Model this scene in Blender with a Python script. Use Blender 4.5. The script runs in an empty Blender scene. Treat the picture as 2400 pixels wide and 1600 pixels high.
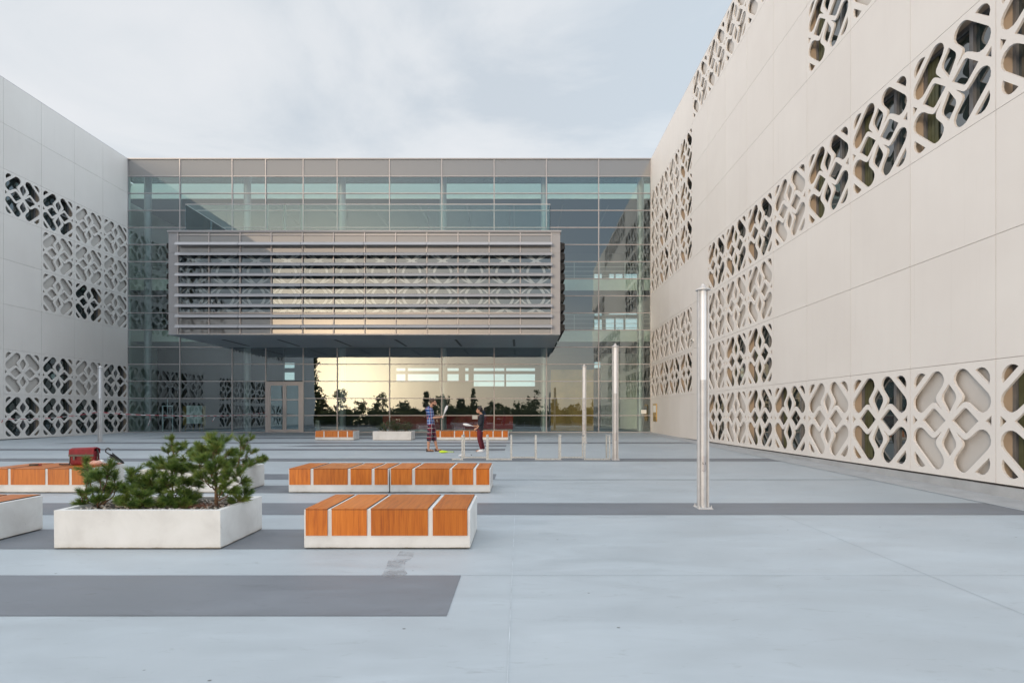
import bpy, bmesh, math, random
from mathutils import Vector, Matrix
random.seed(7)
R = math.radians
sc = bpy.context.scene
col = sc.collection
F, VX, VY, EYE, SL, D = 1337.0, 1218.0, 970.0, 1.57, 0.0112, 36.2
def gz(y): return SL * min(y, D)
TILT = math.atan(SL)

# ---------------------------------------------------------------- helpers
class MB:
    """collects shapes and links them as ONE mesh object"""
    def __init__(s): s.bm = bmesh.new()
    def box(s, x0, x1, y0, y1, z0, z1, rot=None):
        vs = [s.bm.verts.new((x, y, z)) for z in (z0, z1) for y in (y0, y1) for x in (x0, x1)]
        if rot:
            for v in vs: v.co = rot @ v.co
        for f in ((0,2,3,1),(4,5,7,6),(0,1,5,4),(2,6,7,3),(0,4,6,2),(1,3,7,5)):
            s.bm.faces.new([vs[i] for i in f])
        return s
    def poly(s, pts):
        s.bm.faces.new([s.bm.verts.new(p) for p in pts]); return s
    def prism(s, pts, vec):
        a = [s.bm.verts.new(p) for p in pts]; b = [s.bm.verts.new(Vector(p) + Vector(vec)) for p in pts]
        n = len(pts)
        s.bm.faces.new(a[::-1]); s.bm.faces.new(b)
        for i in range(n):
            s.bm.faces.new([a[i], a[(i+1) % n], b[(i+1) % n], b[i]])
        return s
    def tube(s, pts, rad, n=10, caps=True):
        pts = [Vector(p) for p in pts]
        rs = rad if isinstance(rad, (list, tuple)) else [rad] * len(pts)
        rings = []; up = None
        for i, p in enumerate(pts):
            t = (pts[min(i+1, len(pts)-1)] - pts[max(i-1, 0)])
            if t.length < 1e-9: t = Vector((0, 0, 1))
            t.normalize()
            if up is None: up = Vector((1, 0, 0)) if abs(t.x) < .9 else Vector((0, 1, 0))
            a = (up - t * up.dot(t))
            if a.length < 1e-6: a = t.orthogonal()
            a.normalize(); up = a
            b = t.cross(a)
            rings.append([s.bm.verts.new(p + (a * math.cos(k*2*math.pi/n) + b * math.sin(k*2*math.pi/n)) * rs[i]) for k in range(n)])
        for r0, r1 in zip(rings, rings[1:]):
            for k in range(n): s.bm.faces.new([r0[k], r0[(k+1) % n], r1[(k+1) % n], r1[k]])
        if caps:
            s.bm.faces.new(rings[0][::-1]); s.bm.faces.new(rings[-1])
        return s
    def lathe(s, prof, cx=0, cy=0, n=24):
        return s.tube([(cx, cy, z) for r, z in prof], [max(r, 1e-4) for r, z in prof], n)
    def ball(s, c, r, sx=1, sy=1, sz=1, sub=2, rot=None):
        m = Matrix.Translation(c) @ (rot or Matrix()) @ Matrix.Diagonal((sx, sy, sz, 1))
        bmesh.ops.create_icosphere(s.bm, subdivisions=sub, radius=r, matrix=m); return s
    def bevel(s, w, seg=2):
        bmesh.ops.bevel(s.bm, geom=s.bm.edges[:], offset=w, segments=seg, affect='EDGES', profile=.5); return s
    def mesh(s, name, mat, smooth=False):
        bmesh.ops.recalc_face_normals(s.bm, faces=s.bm.faces[:])
        me = bpy.data.meshes.new(name); s.bm.to_mesh(me); s.bm.free()
        if smooth:
            me.polygons.foreach_set('use_smooth', [True] * len(me.polygons))
        if mat: me.materials.append(mat)
        return me
    def build(s, name, mat, parent=None, smooth=False):
        return link(name, s.mesh(name, mat, smooth), parent)
def link(name, me, parent=None, loc=(0,0,0), rz=0):
    o = bpy.data.objects.new(name, me); col.objects.link(o)
    o.location = loc; o.rotation_euler = (0, 0, rz)
    if parent: o.parent = parent
    return o
def smooth_angle(o, ang=35):
    me = o.data
    me.polygons.foreach_set('use_smooth', [True] * len(me.polygons))
    bm = bmesh.new(); bm.from_mesh(me)
    for e in bm.edges:
        e.smooth = len(e.link_faces) == 2 and e.calc_face_angle(0) < R(ang)
    bm.to_mesh(me); bm.free()
def tag(o, label=None, cat=None, group=None, kind=None):
    if label: o['label'] = label
    if cat: o['category'] = cat
    if group: o['group'] = group
    if kind: o['kind'] = kind
    return o
def thing(name, label, cat, loc=(0,0,0), rz=0, group=None, tilt=False):
    o = bpy.data.objects.new(name, None); col.objects.link(o)
    o.empty_display_size = .2
    o.location = loc; o.rotation_euler = (TILT if tilt else 0, 0, rz)
    return tag(o, label, cat, group)
def struct(o): o['kind'] = 'structure'; return o
def dup(root, loc, rz=None, label=None):
    r = root.copy(); col.objects.link(r); r.location = loc
    if rz is not None: r.rotation_euler.z = rz
    if label: r['label'] = label
    for ch in list(root.children):
        c = ch.copy(); col.objects.link(c); c.parent = r
        for g in list(ch.children):
            d = g.copy(); col.objects.link(d); d.parent = c
    return r
def evaluated_mesh(o):
    dg = bpy.context.evaluated_depsgraph_get(); dg.update()
    return bpy.data.meshes.new_from_object(o.evaluated_get(dg))

# ---------------------------------------------------------------- materials
class NT:
    def __init__(s, name):
        s.m = bpy.data.materials.new(name); s.m.use_nodes = True
        s.t = s.m.node_tree; s.p = s.t.nodes['Principled BSDF']; s.out = s.t.nodes['Material Output']
    def n(s, typ, **kw):
        nd = s.t.nodes.new(typ)
        for k, v in kw.items():
            if k in nd.inputs.keys() and not hasattr(nd, k): nd.inputs[k].default_value = v
            else: setattr(nd, k, v)
        return nd
    def l(s, a, b): s.t.links.new(a, b)
    def coords(s, scale=(1,1,1), obj=True):
        tc = s.n('ShaderNodeTexCoord'); mp = s.n('ShaderNodeMapping'); mp.inputs['Scale'].default_value = scale
        s.l(tc.outputs['Object' if obj else 'Generated'], mp.inputs['Vector']); return mp.outputs['Vector']
    def noise(s, vec, scale, detail=4, rough=.55, dist=0):
        nd = s.n('ShaderNodeTexNoise'); nd.inputs['Scale'].default_value = scale; nd.inputs['Detail'].default_value = detail
        nd.inputs['Roughness'].default_value = rough; nd.inputs['Distortion'].default_value = dist
        s.l(vec, nd.inputs['Vector']); return nd.outputs['Fac']
    def ramp(s, fac, stops):
        nd = s.n('ShaderNodeValToRGB'); cr = nd.color_ramp
        while len(cr.elements) < len(stops): cr.elements.new(.5)
        for e, (p, c) in zip(cr.elements, stops):
            e.position = p; e.color = (*c, 1) if len(c) == 3 else c
        s.l(fac, nd.inputs['Fac']); return nd.outputs['Color']
    def mix(s, fac, a, b, typ='MIX'):
        nd = s.n('ShaderNodeMix'); nd.data_type = 'RGBA'; nd.blend_type = typ
        for val, sock in ((fac, nd.inputs[0]), (a, nd.inputs[6]), (b, nd.inputs[7])):
            if hasattr(val, 'is_output'): s.l(val, sock)
            else: sock.default_value = val if not isinstance(val, (tuple, list)) else (*val[:3], 1)
        return nd.outputs[2]
    def math(s, op, a, b=0.0, clamp=False):
        nd = s.n('ShaderNodeMath'); nd.operation = op; nd.use_clamp = clamp
        for val, sock in ((a, nd.inputs[0]), (b, nd.inputs[1])):
            if hasattr(val, 'is_output'): s.l(val, sock)
            else: sock.default_value = val
        return nd.outputs[0]
    def bump(s, h, strength=.2, dist=.01):
        nd = s.n('ShaderNodeBump'); nd.inputs['Strength'].default_value = strength; nd.inputs['Distance'].default_value = dist
        s.l(h, nd.inputs['Height']); s.l(nd.outputs['Normal'], s.p.inputs['Normal'])
    def set(s, **kw):
        for k, v in kw.items():
            k = {'color':'Base Color','rough':'Roughness','metal':'Metallic','spec':'Specular IOR Level'}[k]
            if hasattr(v, 'is_output'): s.l(v, s.p.inputs[k])
            else: s.p.inputs[k].default_value = (*v, 1) if isinstance(v, tuple) else v
        return s
def simple(name, c, rough=.5, metal=0., var=.08, scale=6, spec=.5, bump=0):
    t = NT(name); v = t.coords()
    n = t.noise(v, scale, 5)
    lo = tuple(x * (1 - var) for x in c); hi = tuple(min(1, x * (1 + var)) for x in c)
    t.set(color=t.ramp(n, [(.3, lo), (.7, hi)]), rough=rough, metal=metal, spec=spec)
    if bump: t.bump(t.noise(v, scale * 8, 6), bump, .004)
    return t.m
M = {}
def mk_ground(name, c, var, rough=.5):
    t = NT(name); v = t.coords()
    big = t.noise(v, .35, 5, .6, .4); vs = t.coords((.5, 1.6, 1)); mid = t.noise(vs, 1.3, 6, .62, .8)
    fine = t.noise(v, 45, 4, .6)
    lo = tuple(x*(1-var) for x in c); hi = tuple(x*(1+var) for x in c)
    base = t.ramp(mid, [(.34, lo), (.56, c), (.72, hi)])
    dirt = t.ramp(big, [(.36, (.93,.935,.935)), (.52, (1,1,1)), (.68, (1.03,1.02,1.01))])
    base = t.mix(1., base, dirt, 'MULTIPLY')
    # scuffs: short dark streaks
    vv = t.coords((.9, 3.4, 1)); sc1 = t.noise(vv, 2.7, 8, .72, 1.5)
    scuff = t.ramp(sc1, [(.58, (1,1,1)), (.72, (.82,.81,.80))])
    base = t.mix(1., base, scuff, 'MULTIPLY')
    vor = t.n('ShaderNodeTexVoronoi'); vor.inputs['Scale'].default_value = 1.9; t.l(t.coords((1,1.2,0)), vor.inputs['Vector'])
    spot = t.ramp(vor.outputs['Distance'], [(.018, (.32,.3,.28)), (.03, (1,1,1))])
    base = t.mix(1., base, spot, 'MULTIPLY')
    t.set(color=base, rough=t.ramp(mid, [(.3, (rough-.08,)*3), (.7, (rough+.12,)*3)]), spec=.35)
    t.bump(fine, .12, .003)
    return t.m
M['ground'] = mk_ground('painted_paving', (.39,.43,.46), .075)
M['stripe'] = mk_ground('dark_paving', (.175,.188,.21), .11, .5)
M['joint_dark'] = simple('joint_dark', (.24,.265,.285), .8)
M['joint_light'] = simple('joint_light', (.45,.49,.52), .8, var=.22, scale=4)
M['asphalt'] = simple('asphalt', (.05,.05,.052), .85, var=.2, scale=1)
M['apron'] = simple('apron_concrete', (.36,.37,.38), .75, var=.1, scale=2.5, bump=.1)
def mk_concrete():
    t = NT('white_concrete'); v = t.coords()
    a = t.noise(v, 2.2, 6, .6, .3); b = t.noise(v, 14, 6, .7)
    base = t.ramp(a, [(.32, (.60,.585,.565)), (.55, (.70,.69,.67)), (.75, (.74,.73,.715))])
    pits = t.ramp(b, [(.26, (.72,.70,.68)), (.36, (1,1,1))])
    base = t.mix(1., base, pits, 'MULTIPLY')
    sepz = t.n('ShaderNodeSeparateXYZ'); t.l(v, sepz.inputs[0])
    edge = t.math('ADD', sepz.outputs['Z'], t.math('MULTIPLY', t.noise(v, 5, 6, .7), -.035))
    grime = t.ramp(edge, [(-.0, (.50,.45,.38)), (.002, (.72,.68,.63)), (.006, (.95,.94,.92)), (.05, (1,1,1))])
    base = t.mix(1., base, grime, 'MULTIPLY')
    t.set(color=base, rough=.7, spec=.3); t.bump(b, .12, .004); return t.m
M['concrete'] = mk_concrete()
def mk_wood():
    t = NT('orange_wood_laminate')
    oi = t.n('ShaderNodeObjectInfo')
    tc = t.n('ShaderNodeTexCoord'); add = t.n('ShaderNodeVectorMath'); add.operation = 'ADD'
    sx = t.n('ShaderNodeCombineXYZ'); rr = t.math('MULTIPLY', oi.outputs['Random'], 37.0)
    t.l(rr, sx.inputs[0]); t.l(rr, sx.inputs[2]); t.l(tc.outputs['Object'], add.inputs[0]); t.l(sx.outputs[0], add.inputs[1])
    def mp(scale):
        m = t.n('ShaderNodeMapping'); m.inputs['Scale'].default_value = scale; t.l(add.outputs[0], m.inputs['Vector']); return m.outputs['Vector']
    fine = t.noise(mp((60, 2.2, 2.2)), 1.6, 5, .6, .3)
    cath = t.noise(mp((7, 1.1, 1.1)), 1.2, 3, .5, .9)
    w = t.n('ShaderNodeTexWave'); w.wave_type = 'BANDS'; w.bands_direction = 'X'
    w.inputs['Scale'].default_value = 2.6; w.inputs['Distortion'].default_value = 5; w.inputs['Detail'].default_value = 2; w.inputs['Detail Scale'].default_value = .8
    t.l(mp((1.6, .5, .5)), w.inputs['Vector'])
    g = t.math('ADD', t.math('MULTIPLY', fine, .62), t.math('ADD', t.math('MULTIPLY', cath, .34), t.math('MULTIPLY', w.outputs['Fac'], .07)))
    c = t.ramp(g, [(.34, (.33,.075,.008)), (.50, (.53,.145,.014)), (.68, (.62,.195,.024))])
    c = t.mix(1., c, t.ramp(oi.outputs['Random'], [(0, (.80,.80,.82)), (1, (1.08,1.05,1.0))]), 'MULTIPLY')
    t.set(color=c, rough=.32, spec=.45); t.bump(fine, .05, .002); return t.m
M['wood'] = mk_wood()
M['edge'] = simple('laminate_edge', (.03,.02,.018), .6)
def mk_clad():
    t = NT('fibre_cement'); v = t.coords()
    a = t.noise(v, .5, 4, .5, .2); b = t.noise(t.coords((1,1,.15)), 3, 5, .6)
    base = t.ramp(a, [(.3, (.69,.652,.62)), (.7, (.725,.69,.657))])
    base = t.mix(1., base, t.ramp(b, [(.3, (.985,.985,.985)), (.6, (1,1,1))]), 'MULTIPLY')
    sp_ = t.n('ShaderNodeSeparateXYZ'); t.l(v, sp_.inputs[0]); cb = t.n('ShaderNodeCombineXYZ')
    t.l(t.math('FLOOR', t.math('DIVIDE', sp_.outputs['Y'], 2.186)), cb.inputs[1]); t.l(t.math('FLOOR', t.math('DIVIDE', t.math('SUBTRACT', sp_.outputs['Z'], .36), 2.17125)), cb.inputs[2])
    wn = t.n('ShaderNodeTexWhiteNoise'); t.l(cb.outputs[0], wn.inputs['Vector'])
    base = t.mix(1., base, t.ramp(wn.outputs['Value'], [(0, (.968,.966,.962)), (1, (1,1,1))]), 'MULTIPLY')
    drip = t.ramp(t.noise(t.coords((1, 9, .16)), 1.0, 5, .65), [(.60, (1,1,1)), (.76, (.93,.925,.915))])
    base = t.mix(1., base, drip, 'MULTIPLY')
    t.set(color=base, rough=.55, spec=.35); t.bump(t.noise(v, 60, 3), .04, .002); return t.m
M['clad'] = mk_clad()
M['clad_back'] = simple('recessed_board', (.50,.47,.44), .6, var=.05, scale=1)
M['reveal'] = simple('reveal_lining', (.50,.40,.31), .45, var=.06, scale=2)
M['dark'] = simple('dark_cavity', (.03,.03,.032), .8)
M['alu'] = simple('aluminium_frame', (.46,.435,.435), .38, .35, .04, 3)
M['alu_dark'] = simple('grey_window_frame', (.22,.22,.23), .4, .3)
M['steel'] = simple('brushed_steel', (.56,.55,.545), .55, .3, .08, 9)
M['galv'] = simple('galvanised_steel', (.52,.53,.52), .5, .5, .22, 22)
M['white'] = simple('white_paint', (.74,.74,.72), .5)
M['inner'] = simple('hall_wall', (.16,.18,.195), .7, var=.04)
M['cream'] = simple('cream_plaster', (.92,.89,.77), .7, var=.03)
M['ceiling'] = simple('grey_ceiling', (.12,.15,.18), .7, var=.03)
M['floor'] = simple('hall_floor', (.17,.18,.19), .25)
M['red'] = simple('red_lacquer', (.42,.015,.022), .3)
M['brown'] = simple('brown_panelling', (.55,.29,.09), .4, var=.25, scale=1.2)
M['soffit'] = simple('soffit_metal', (.30,.34,.38), .32, .25, .05, .6)
M['roofing'] = simple('roofing', (.2,.2,.2), .8)
def mk_glass(name, tint, refl, wob=.0):
    t = NT(name); t.t.nodes.remove(t.p)
    tr = t.n('ShaderNodeBsdfTransparent'); tr.inputs['Color'].default_value = (*tint, 1)
    gl = t.n('ShaderNodeBsdfGlossy'); gl.inputs['Roughness'].default_value = 0.0; gl.inputs['Color'].default_value = (.82,.94,1,1)
    fr = t.n('ShaderNodeFresnel'); fr.inputs['IOR'].default_value = 1.5
    fac = t.math('ADD', fr.outputs[0], refl, True)
    if wob:
        bp = t.n('ShaderNodeBump'); bp.inputs['Strength'].default_value = 1; bp.inputs['Distance'].default_value = wob
        t.l(t.noise(t.coords((1,1,.45)), .9, 2, .5), bp.inputs['Height']); t.l(bp.outputs['Normal'], gl.inputs['Normal'])
    mx = t.n('ShaderNodeMixShader'); t.l(fac, mx.inputs[0]); t.l(tr.outputs[0], mx.inputs[1]); t.l(gl.outputs[0], mx.inputs[2])
    t.l(mx.outputs[0], t.out.inputs['Surface']); return t.m
M['glass'] = mk_glass('facade_glass', (.69,.85,.85), .16, .0025)
M['boxglass'] = mk_glass('box_glass', (.68,.71,.71), .20, .002)
M['clear'] = mk_glass('railing_glass', (.86,.93,.92), .015)
def mk_spandrel():
    t = NT('spandrel_glass'); t.set(color=(.21,.205,.20), rough=.05, spec=.5)
    gl = t.n('ShaderNodeBsdfGlossy'); gl.inputs['Roughness'].default_value = .03
    mx = t.n('ShaderNodeMixShader'); mx.inputs[0].default_value = .2
    t.l(t.p.outputs[0], mx.inputs[1]); t.l(gl.outputs[0], mx.inputs[2]); t.l(mx.outputs[0], t.out.inputs['Surface']); return t.m
M['spandrel'] = mk_spandrel()
def mk_pane():
    t = NT('dark_window_glass'); t.set(color=(.016,.030,.031), rough=.02, spec=.6)
    gl = t.n('ShaderNodeBsdfGlossy'); gl.inputs['Roughness'].default_value = .01
    mx = t.n('ShaderNodeMixShader'); mx.inputs[0].default_value = .17
    t.l(t.p.outputs[0], mx.inputs[1]); t.l(gl.outputs[0], mx.inputs[2]); t.l(mx.outputs[0], t.out.inputs['Surface']); return t.m
M['pane'] = mk_pane()
M['curtain'] = simple('olive_blind', (.10,.105,.055), .5, var=.3, scale=2)
M['frit'] = simple('white_frit', (.72,.71,.71), .4, var=.02)
M['louvre'] = simple('louvre_metal', (.345,.345,.36), .42, .25, .03, 1)
M['opal'] = simple('opal_diffuser', (.80,.81,.83), .25, var=.02)
M['black'] = simple('black_plastic', (.014,.014,.015), .4)
M['paper'] = simple('paper', (.78,.78,.74), .7, var=.03)
M['gold'] = simple('bronze_frame', (.42,.27,.08), .3, .7)
M['soil'] = simple('planter_soil', (.085,.07,.055), .9, var=.4, scale=20)
def mk_pebble():
    t = NT('pebbles'); v = t.coords(); n = t.noise(v, 23, 1, .4)
    t.set(color=t.ramp(n, [(.3, (.10,.075,.055)), (.45, (.34,.29,.24)), (.6, (.52,.48,.43)), (.75, (.22,.19,.16))]), rough=.7); return t.m
M['pebble'] = mk_pebble()
def mk_needle(name, a, b, c):
    t = NT(name); v = t.coords(); n = t.noise(v, 9, 3, .6)
    t.set(color=t.ramp(n, [(.3, a), (.5, b), (.72, c)]), rough=.45, spec=.35); return t.m
def mk_leaf(name, a, b, c):
    t = NT(name); n = t.noise(t.coords(), .5, 3, .6); cc = t.ramp(n, [(.3, a), (.5, b), (.72, c)]); t.set(color=cc, rough=.6)
    tb = t.n('ShaderNodeBsdfTranslucent'); t.l(cc, tb.inputs['Color']); mx = t.n('ShaderNodeMixShader'); mx.inputs[0].default_value = .55
    t.l(t.p.outputs[0], mx.inputs[1]); t.l(tb.outputs[0], mx.inputs[2]); t.l(mx.outputs[0], t.out.inputs['Surface']); return t.m
M['needle'] = mk_needle('pine_needles', (.045,.095,.024), (.12,.185,.036), (.27,.30,.07))
M['shrubleaf'] = mk_needle('shrub_leaves', (.02,.035,.014), (.035,.06,.02), (.075,.085,.035))
M['deadneedle'] = mk_needle('dry_needles', (.16,.06,.035), (.22,.09,.05), (.26,.13,.07))
M['bark'] = simple('pine_bark', (.16,.095,.055), .85, var=.35, scale=30)
M['treeleaf'] = mk_leaf('tree_foliage', (.08,.085,.03), (.13,.135,.045), (.19,.19,.07))

def at(px, py, y):
    """point at depth y that the photograph shows at (px, py)"""
    return Vector(((px - VX) / F * y, y, EYE + (VY - py) / F * y))
def gy(py): return F * EYE / (py - (VY - F * SL))
# ---------------------------------------------------------------- the ground
XL, XR = -24.85, 8.32
ROOF = 17.73; Z0 = .36; PITCH = 2.186; ROW = (ROOF - Z0) / 8
g = MB()
ys = [-320, 0, D, 330]
for a, b in zip(ys, ys[1:]):
    g.poly([(-320, a, SL*min(a, D)), (320, a, SL*min(a, D)), (320, b, SL*min(b, D)), (-320, b, SL*min(b, D))])
bmesh.ops.remove_doubles(g.bm, verts=g.bm.verts[:], dist=.001)
struct(g.build('ground', M['ground']))
def strip(name, x0, x1, y0, y1, mat, dz=.004, skew=0.0):
    o = MB().poly([(x0, y0, gz(y0)+dz), (x1, y0, gz(y0)+dz), (x1, y1, gz(y1)+dz), (x0 + skew, y1, gz(y1)+dz)]).build(name, mat)
    return struct(o)
AP = 7.68
EX = -.55
struct(MB().poly([(-318,-310,SL*-310+.02),(318,-310,SL*-310+.02),(318,-6,SL*-6+.006),(-318,-6,SL*-6+.006)]).build('road', M['asphalt']))
for x0, x1, y0, y1, sk in ((XL+.1, EX, 4.30, 5.34, 0), (XL+.1, -2.3, 6.34, 7.36, 0), (XL+.1, AP, 8.36, 9.39, 0),
        (XL+.1, -2.3, 10.5, 11.5, 0), (XL+.1, EX, 12.46, 13.5, 0), (XL+.1, AP, 16.7, 17.65, 0),
        (-21.5, EX, 20.9, 21.8, 1.2), (-9.8, EX, 23.0, 23.9, 1.2), (-20.5, AP, 25.0, 25.95, 1.3), (-19.5, EX, 28.9, 30.0, 1.3), (-12, EX, 32.6, 33.6, 1.2)):
    strip('painted_stripe', x0, x1, y0, y1, M['stripe'], .004, sk)
strip('paving_joint', -.074, -.068, -2, 8.36, M['joint_light'], .004)
strip('paving_joint', -.074, -.068, 9.39, 16.7, M['joint_light'], .004)
strip('paving_joint', 3.824, 3.828, -2, 8.36, M['joint_dark'], .004)
strip('paving_joint', EX, AP, 5.336, 5.340, M['joint_dark'], .004)
strip('drain_channel', EX, AP, 12.42, 12.475, M['joint_dark'], .0045)
def mk_stain():
    t = NT('coffee_stain'); t.set(color=(.36,.345,.36), rough=.5); return t.m
ap = MB()
for a, b in ((0, D-.02),):
    ap.poly([(AP, a, gz(a)+.006), (8.36, a, gz(a)+.03), (8.36, b, gz(b)+.03), (AP, b, gz(b)+.006)])
struct(ap.build('concrete_apron', M['apron']))
strip('apron_edge', AP-.03, AP, 0, D-.05, M['joint_light'], .008)
# dried spill in front of the nearest bench
random.seed(3)
sp = MB(); pts = []
for (px, py) in ((938,1292),(972,1294),(968,1306),(950,1318),(948,1335),(955,1344),(940,1353),(918,1356),(893,1350),(905,1330),(910,1312),(928,1305)):
    y = gy(py); pts.append(((px-VX)/F*y, y, gz(y)+.005))
sp.poly(pts); st = NT('dried_spill'); st.set(color=st.ramp(st.noise(st.coords(), 9, 5), [(.35, (.34,.365,.39)), (.65, (.27,.275,.285))]), rough=.45)
_tr = st.n('ShaderNodeBsdfTransparent'); _mx = st.n('ShaderNodeMixShader')
_f = st.ramp(st.noise(st.coords((1, 1, 1)), 4.2, 7, .68, .6), [(.42, (.05,)*3), (.62, (.62,)*3)])
st.l(_f, _mx.inputs[0]); st.l(_tr.outputs[0], _mx.inputs[1]); st.l(st.p.outputs[0], _mx.inputs[2]); st.l(_mx.outputs[0], st.out.inputs['Surface'])
struct(sp.build('paving_stain', st.m))

# ---------------------------------------------------------------- patterned panel mesh
def rounded(pts):
    out = []
    n = len(pts)
    for i in range(n):
        p = Vector(pts[i][:2]); r = pts[i][2] if len(pts[i]) > 2 else 0
        if r <= 0: out.append(p); continue
        a = Vector(pts[i-1][:2]) - p; b = Vector(pts[(i+1) % n][:2]) - p
        la, lb = a.length, b.length; a.normalize(); b.normalize()
        ang = a.angle(b); d = min(r / math.tan(ang/2), la*.49, lb*.49); r2 = d * math.tan(ang/2)
        c = p + (a+b).normalized() * (r2 / math.sin(ang/2))
        s0 = p + a*d - c; s1 = p + b*d - c
        k = 5; tot = s0.angle_signed(s1) if False else s0.angle(s1)
        sgn = 1 if s0.x*s1.y - s0.y*s1.x > 0 else -1
        for j in range(k+1):
            th = sgn * tot * j / k
            out.append(c + Vector((s0.x*math.cos(th) - s0.y*math.sin(th), s0.x*math.sin(th) + s0.y*math.cos(th))))
    return out
def arc(cx, cy, r, a0, a1, n=7):
    return [(cx + r*math.cos(R(a0+(a1-a0)*k/n)), cy + r*math.sin(R(a0+(a1-a0)*k/n))) for k in range(n+1)]
lobe = arc(.30, .715, .187, 180, 45) + arc(.722, .325, .187, 45, -128) + [(.50, .262, 0), (.37, .345, .09), (.165, .195, 0), (.345, .405, .10), (.15, .63, .08)]
lobe = rounded(lobe)
tp = rounded([(0, .655), (.20, .425, .12), (0, .12), (-.20, .425, .12)])
rp = rounded([(.075, 0), (.37, .245, .085), (.655, 0), (.37, -.245, .085)])
crn = rounded([(.585,.855),(.64,.882),(.71,.895),(.78,.878),(.84,.83),(.88,.765),(.893,.69),(.868,.60)])
tri = [(.915, .092), (.80, 0), (.915, -.092)]
def mir(p, sx, sy): return [(x*sx, y*sy) for x, y in [(q[0], q[1]) for q in p]]
holes = []
for sx in (1, -1):
    for sy in (1, -1): holes += [mir(lobe, sx, sy), mir(crn, sx, sy)]
holes += [mir(tp, 1, 1), mir(tp, 1, -1), mir(rp, 1, 1), mir(rp, -1, 1), mir(tri, 1, 1), mir(tri, -1, 1)]
HW, HH = PITCH/2 - .005, ROW/2 - .005
def holed_plate(outer_w, outer_h, depth, hs, sx, sy):
    cu = bpy.data.curves.new('c', 'CURVE'); cu.dimensions = '2D'; cu.fill_mode = 'BOTH'; cu.extrude = depth/2
    loops = [[(-outer_w, -outer_h), (outer_w, -outer_h), (outer_w, outer_h), (-outer_w, outer_h)]] + [[(x*sx, y*sy) for x, y in h] for h in hs]
    for lp in loops:
        s = cu.splines.new('POLY'); s.points.add(len(lp)-1); s.use_cyclic_u = True
        for p, q in zip(s.points, lp): p.co = (q[0], q[1], 0, 1)
    o = bpy.data.objects.new('c', cu); col.objects.link(o)
    me = evaluated_mesh(o); bpy.data.objects.remove(o)
    me.transform(Matrix.Rotation(R(90), 4, 'X'))       # plate now in XZ, front towards -Y
    me.transform(Matrix.Translation((0, depth/2, 0)))
    bm = bmesh.new(); bm.from_mesh(me)
    bmesh.ops.remove_doubles(bm, verts=bm.verts[:], dist=.0005)
    bmesh.ops.recalc_face_normals(bm, faces=bm.faces[:]); bm.to_mesh(me); bm.free()
    me.polygons.foreach_set('use_smooth', [False]*len(me.polygons))
    me.materials.clear()
    return me
panel_me = holed_plate(HW, HH, .045, holes, PITCH/2, ROW/2); panel_me.name = 'patterned_panel'
panel_me.materials.append(M['clad'])
W2, H2 = PITCH/2 - .03, ROW/2 - .03
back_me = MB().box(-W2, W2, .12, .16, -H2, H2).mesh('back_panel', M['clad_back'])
rev = MB()
rev.box(-W2, -W2+.03, .075, .33, -H2, H2); rev.box(W2-.03, W2, .075, .33, -H2, H2)
rev.box(-W2+.03, W2-.03, .075, .33, H2-.03, H2); rev.box(-W2+.03, W2-.03, .075, .33, -H2, -H2+.03)
rev_me = rev.mesh('reveal', M['reveal'])
wf = MB()
iw, ih = W2-.03, H2-.03
wf.box(-iw, -iw+.07, .24, .31, -ih, ih); wf.box(iw-.07, iw, .24, .31, -ih, ih)
wf.box(-iw+.07, iw-.07, .24, .31, ih-.07, ih); wf.box(-iw+.07, iw-.07, .24, .31, -ih, -ih+.07)
wf.box(.22, .31, .225, .31, -ih+.07, ih-.07); wf.box(.31, iw-.07, .23, .31, .12, .20)
frame_me = wf.mesh('window_frame', M['alu_dark'])
pane_me = MB().box(-iw+.05, iw-.05, .29, .305, -ih+.05, ih-.05).mesh('window_pane', M['pane'])
cm = MB()
for k in range(6):
    cm.box(-iw+.09+k*.052, -iw+.135+k*.052, .270-.006*(k%2), .284, -ih+.08, ih-.08)
curt_me = cm.mesh('blind', M['curtain'])

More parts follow.
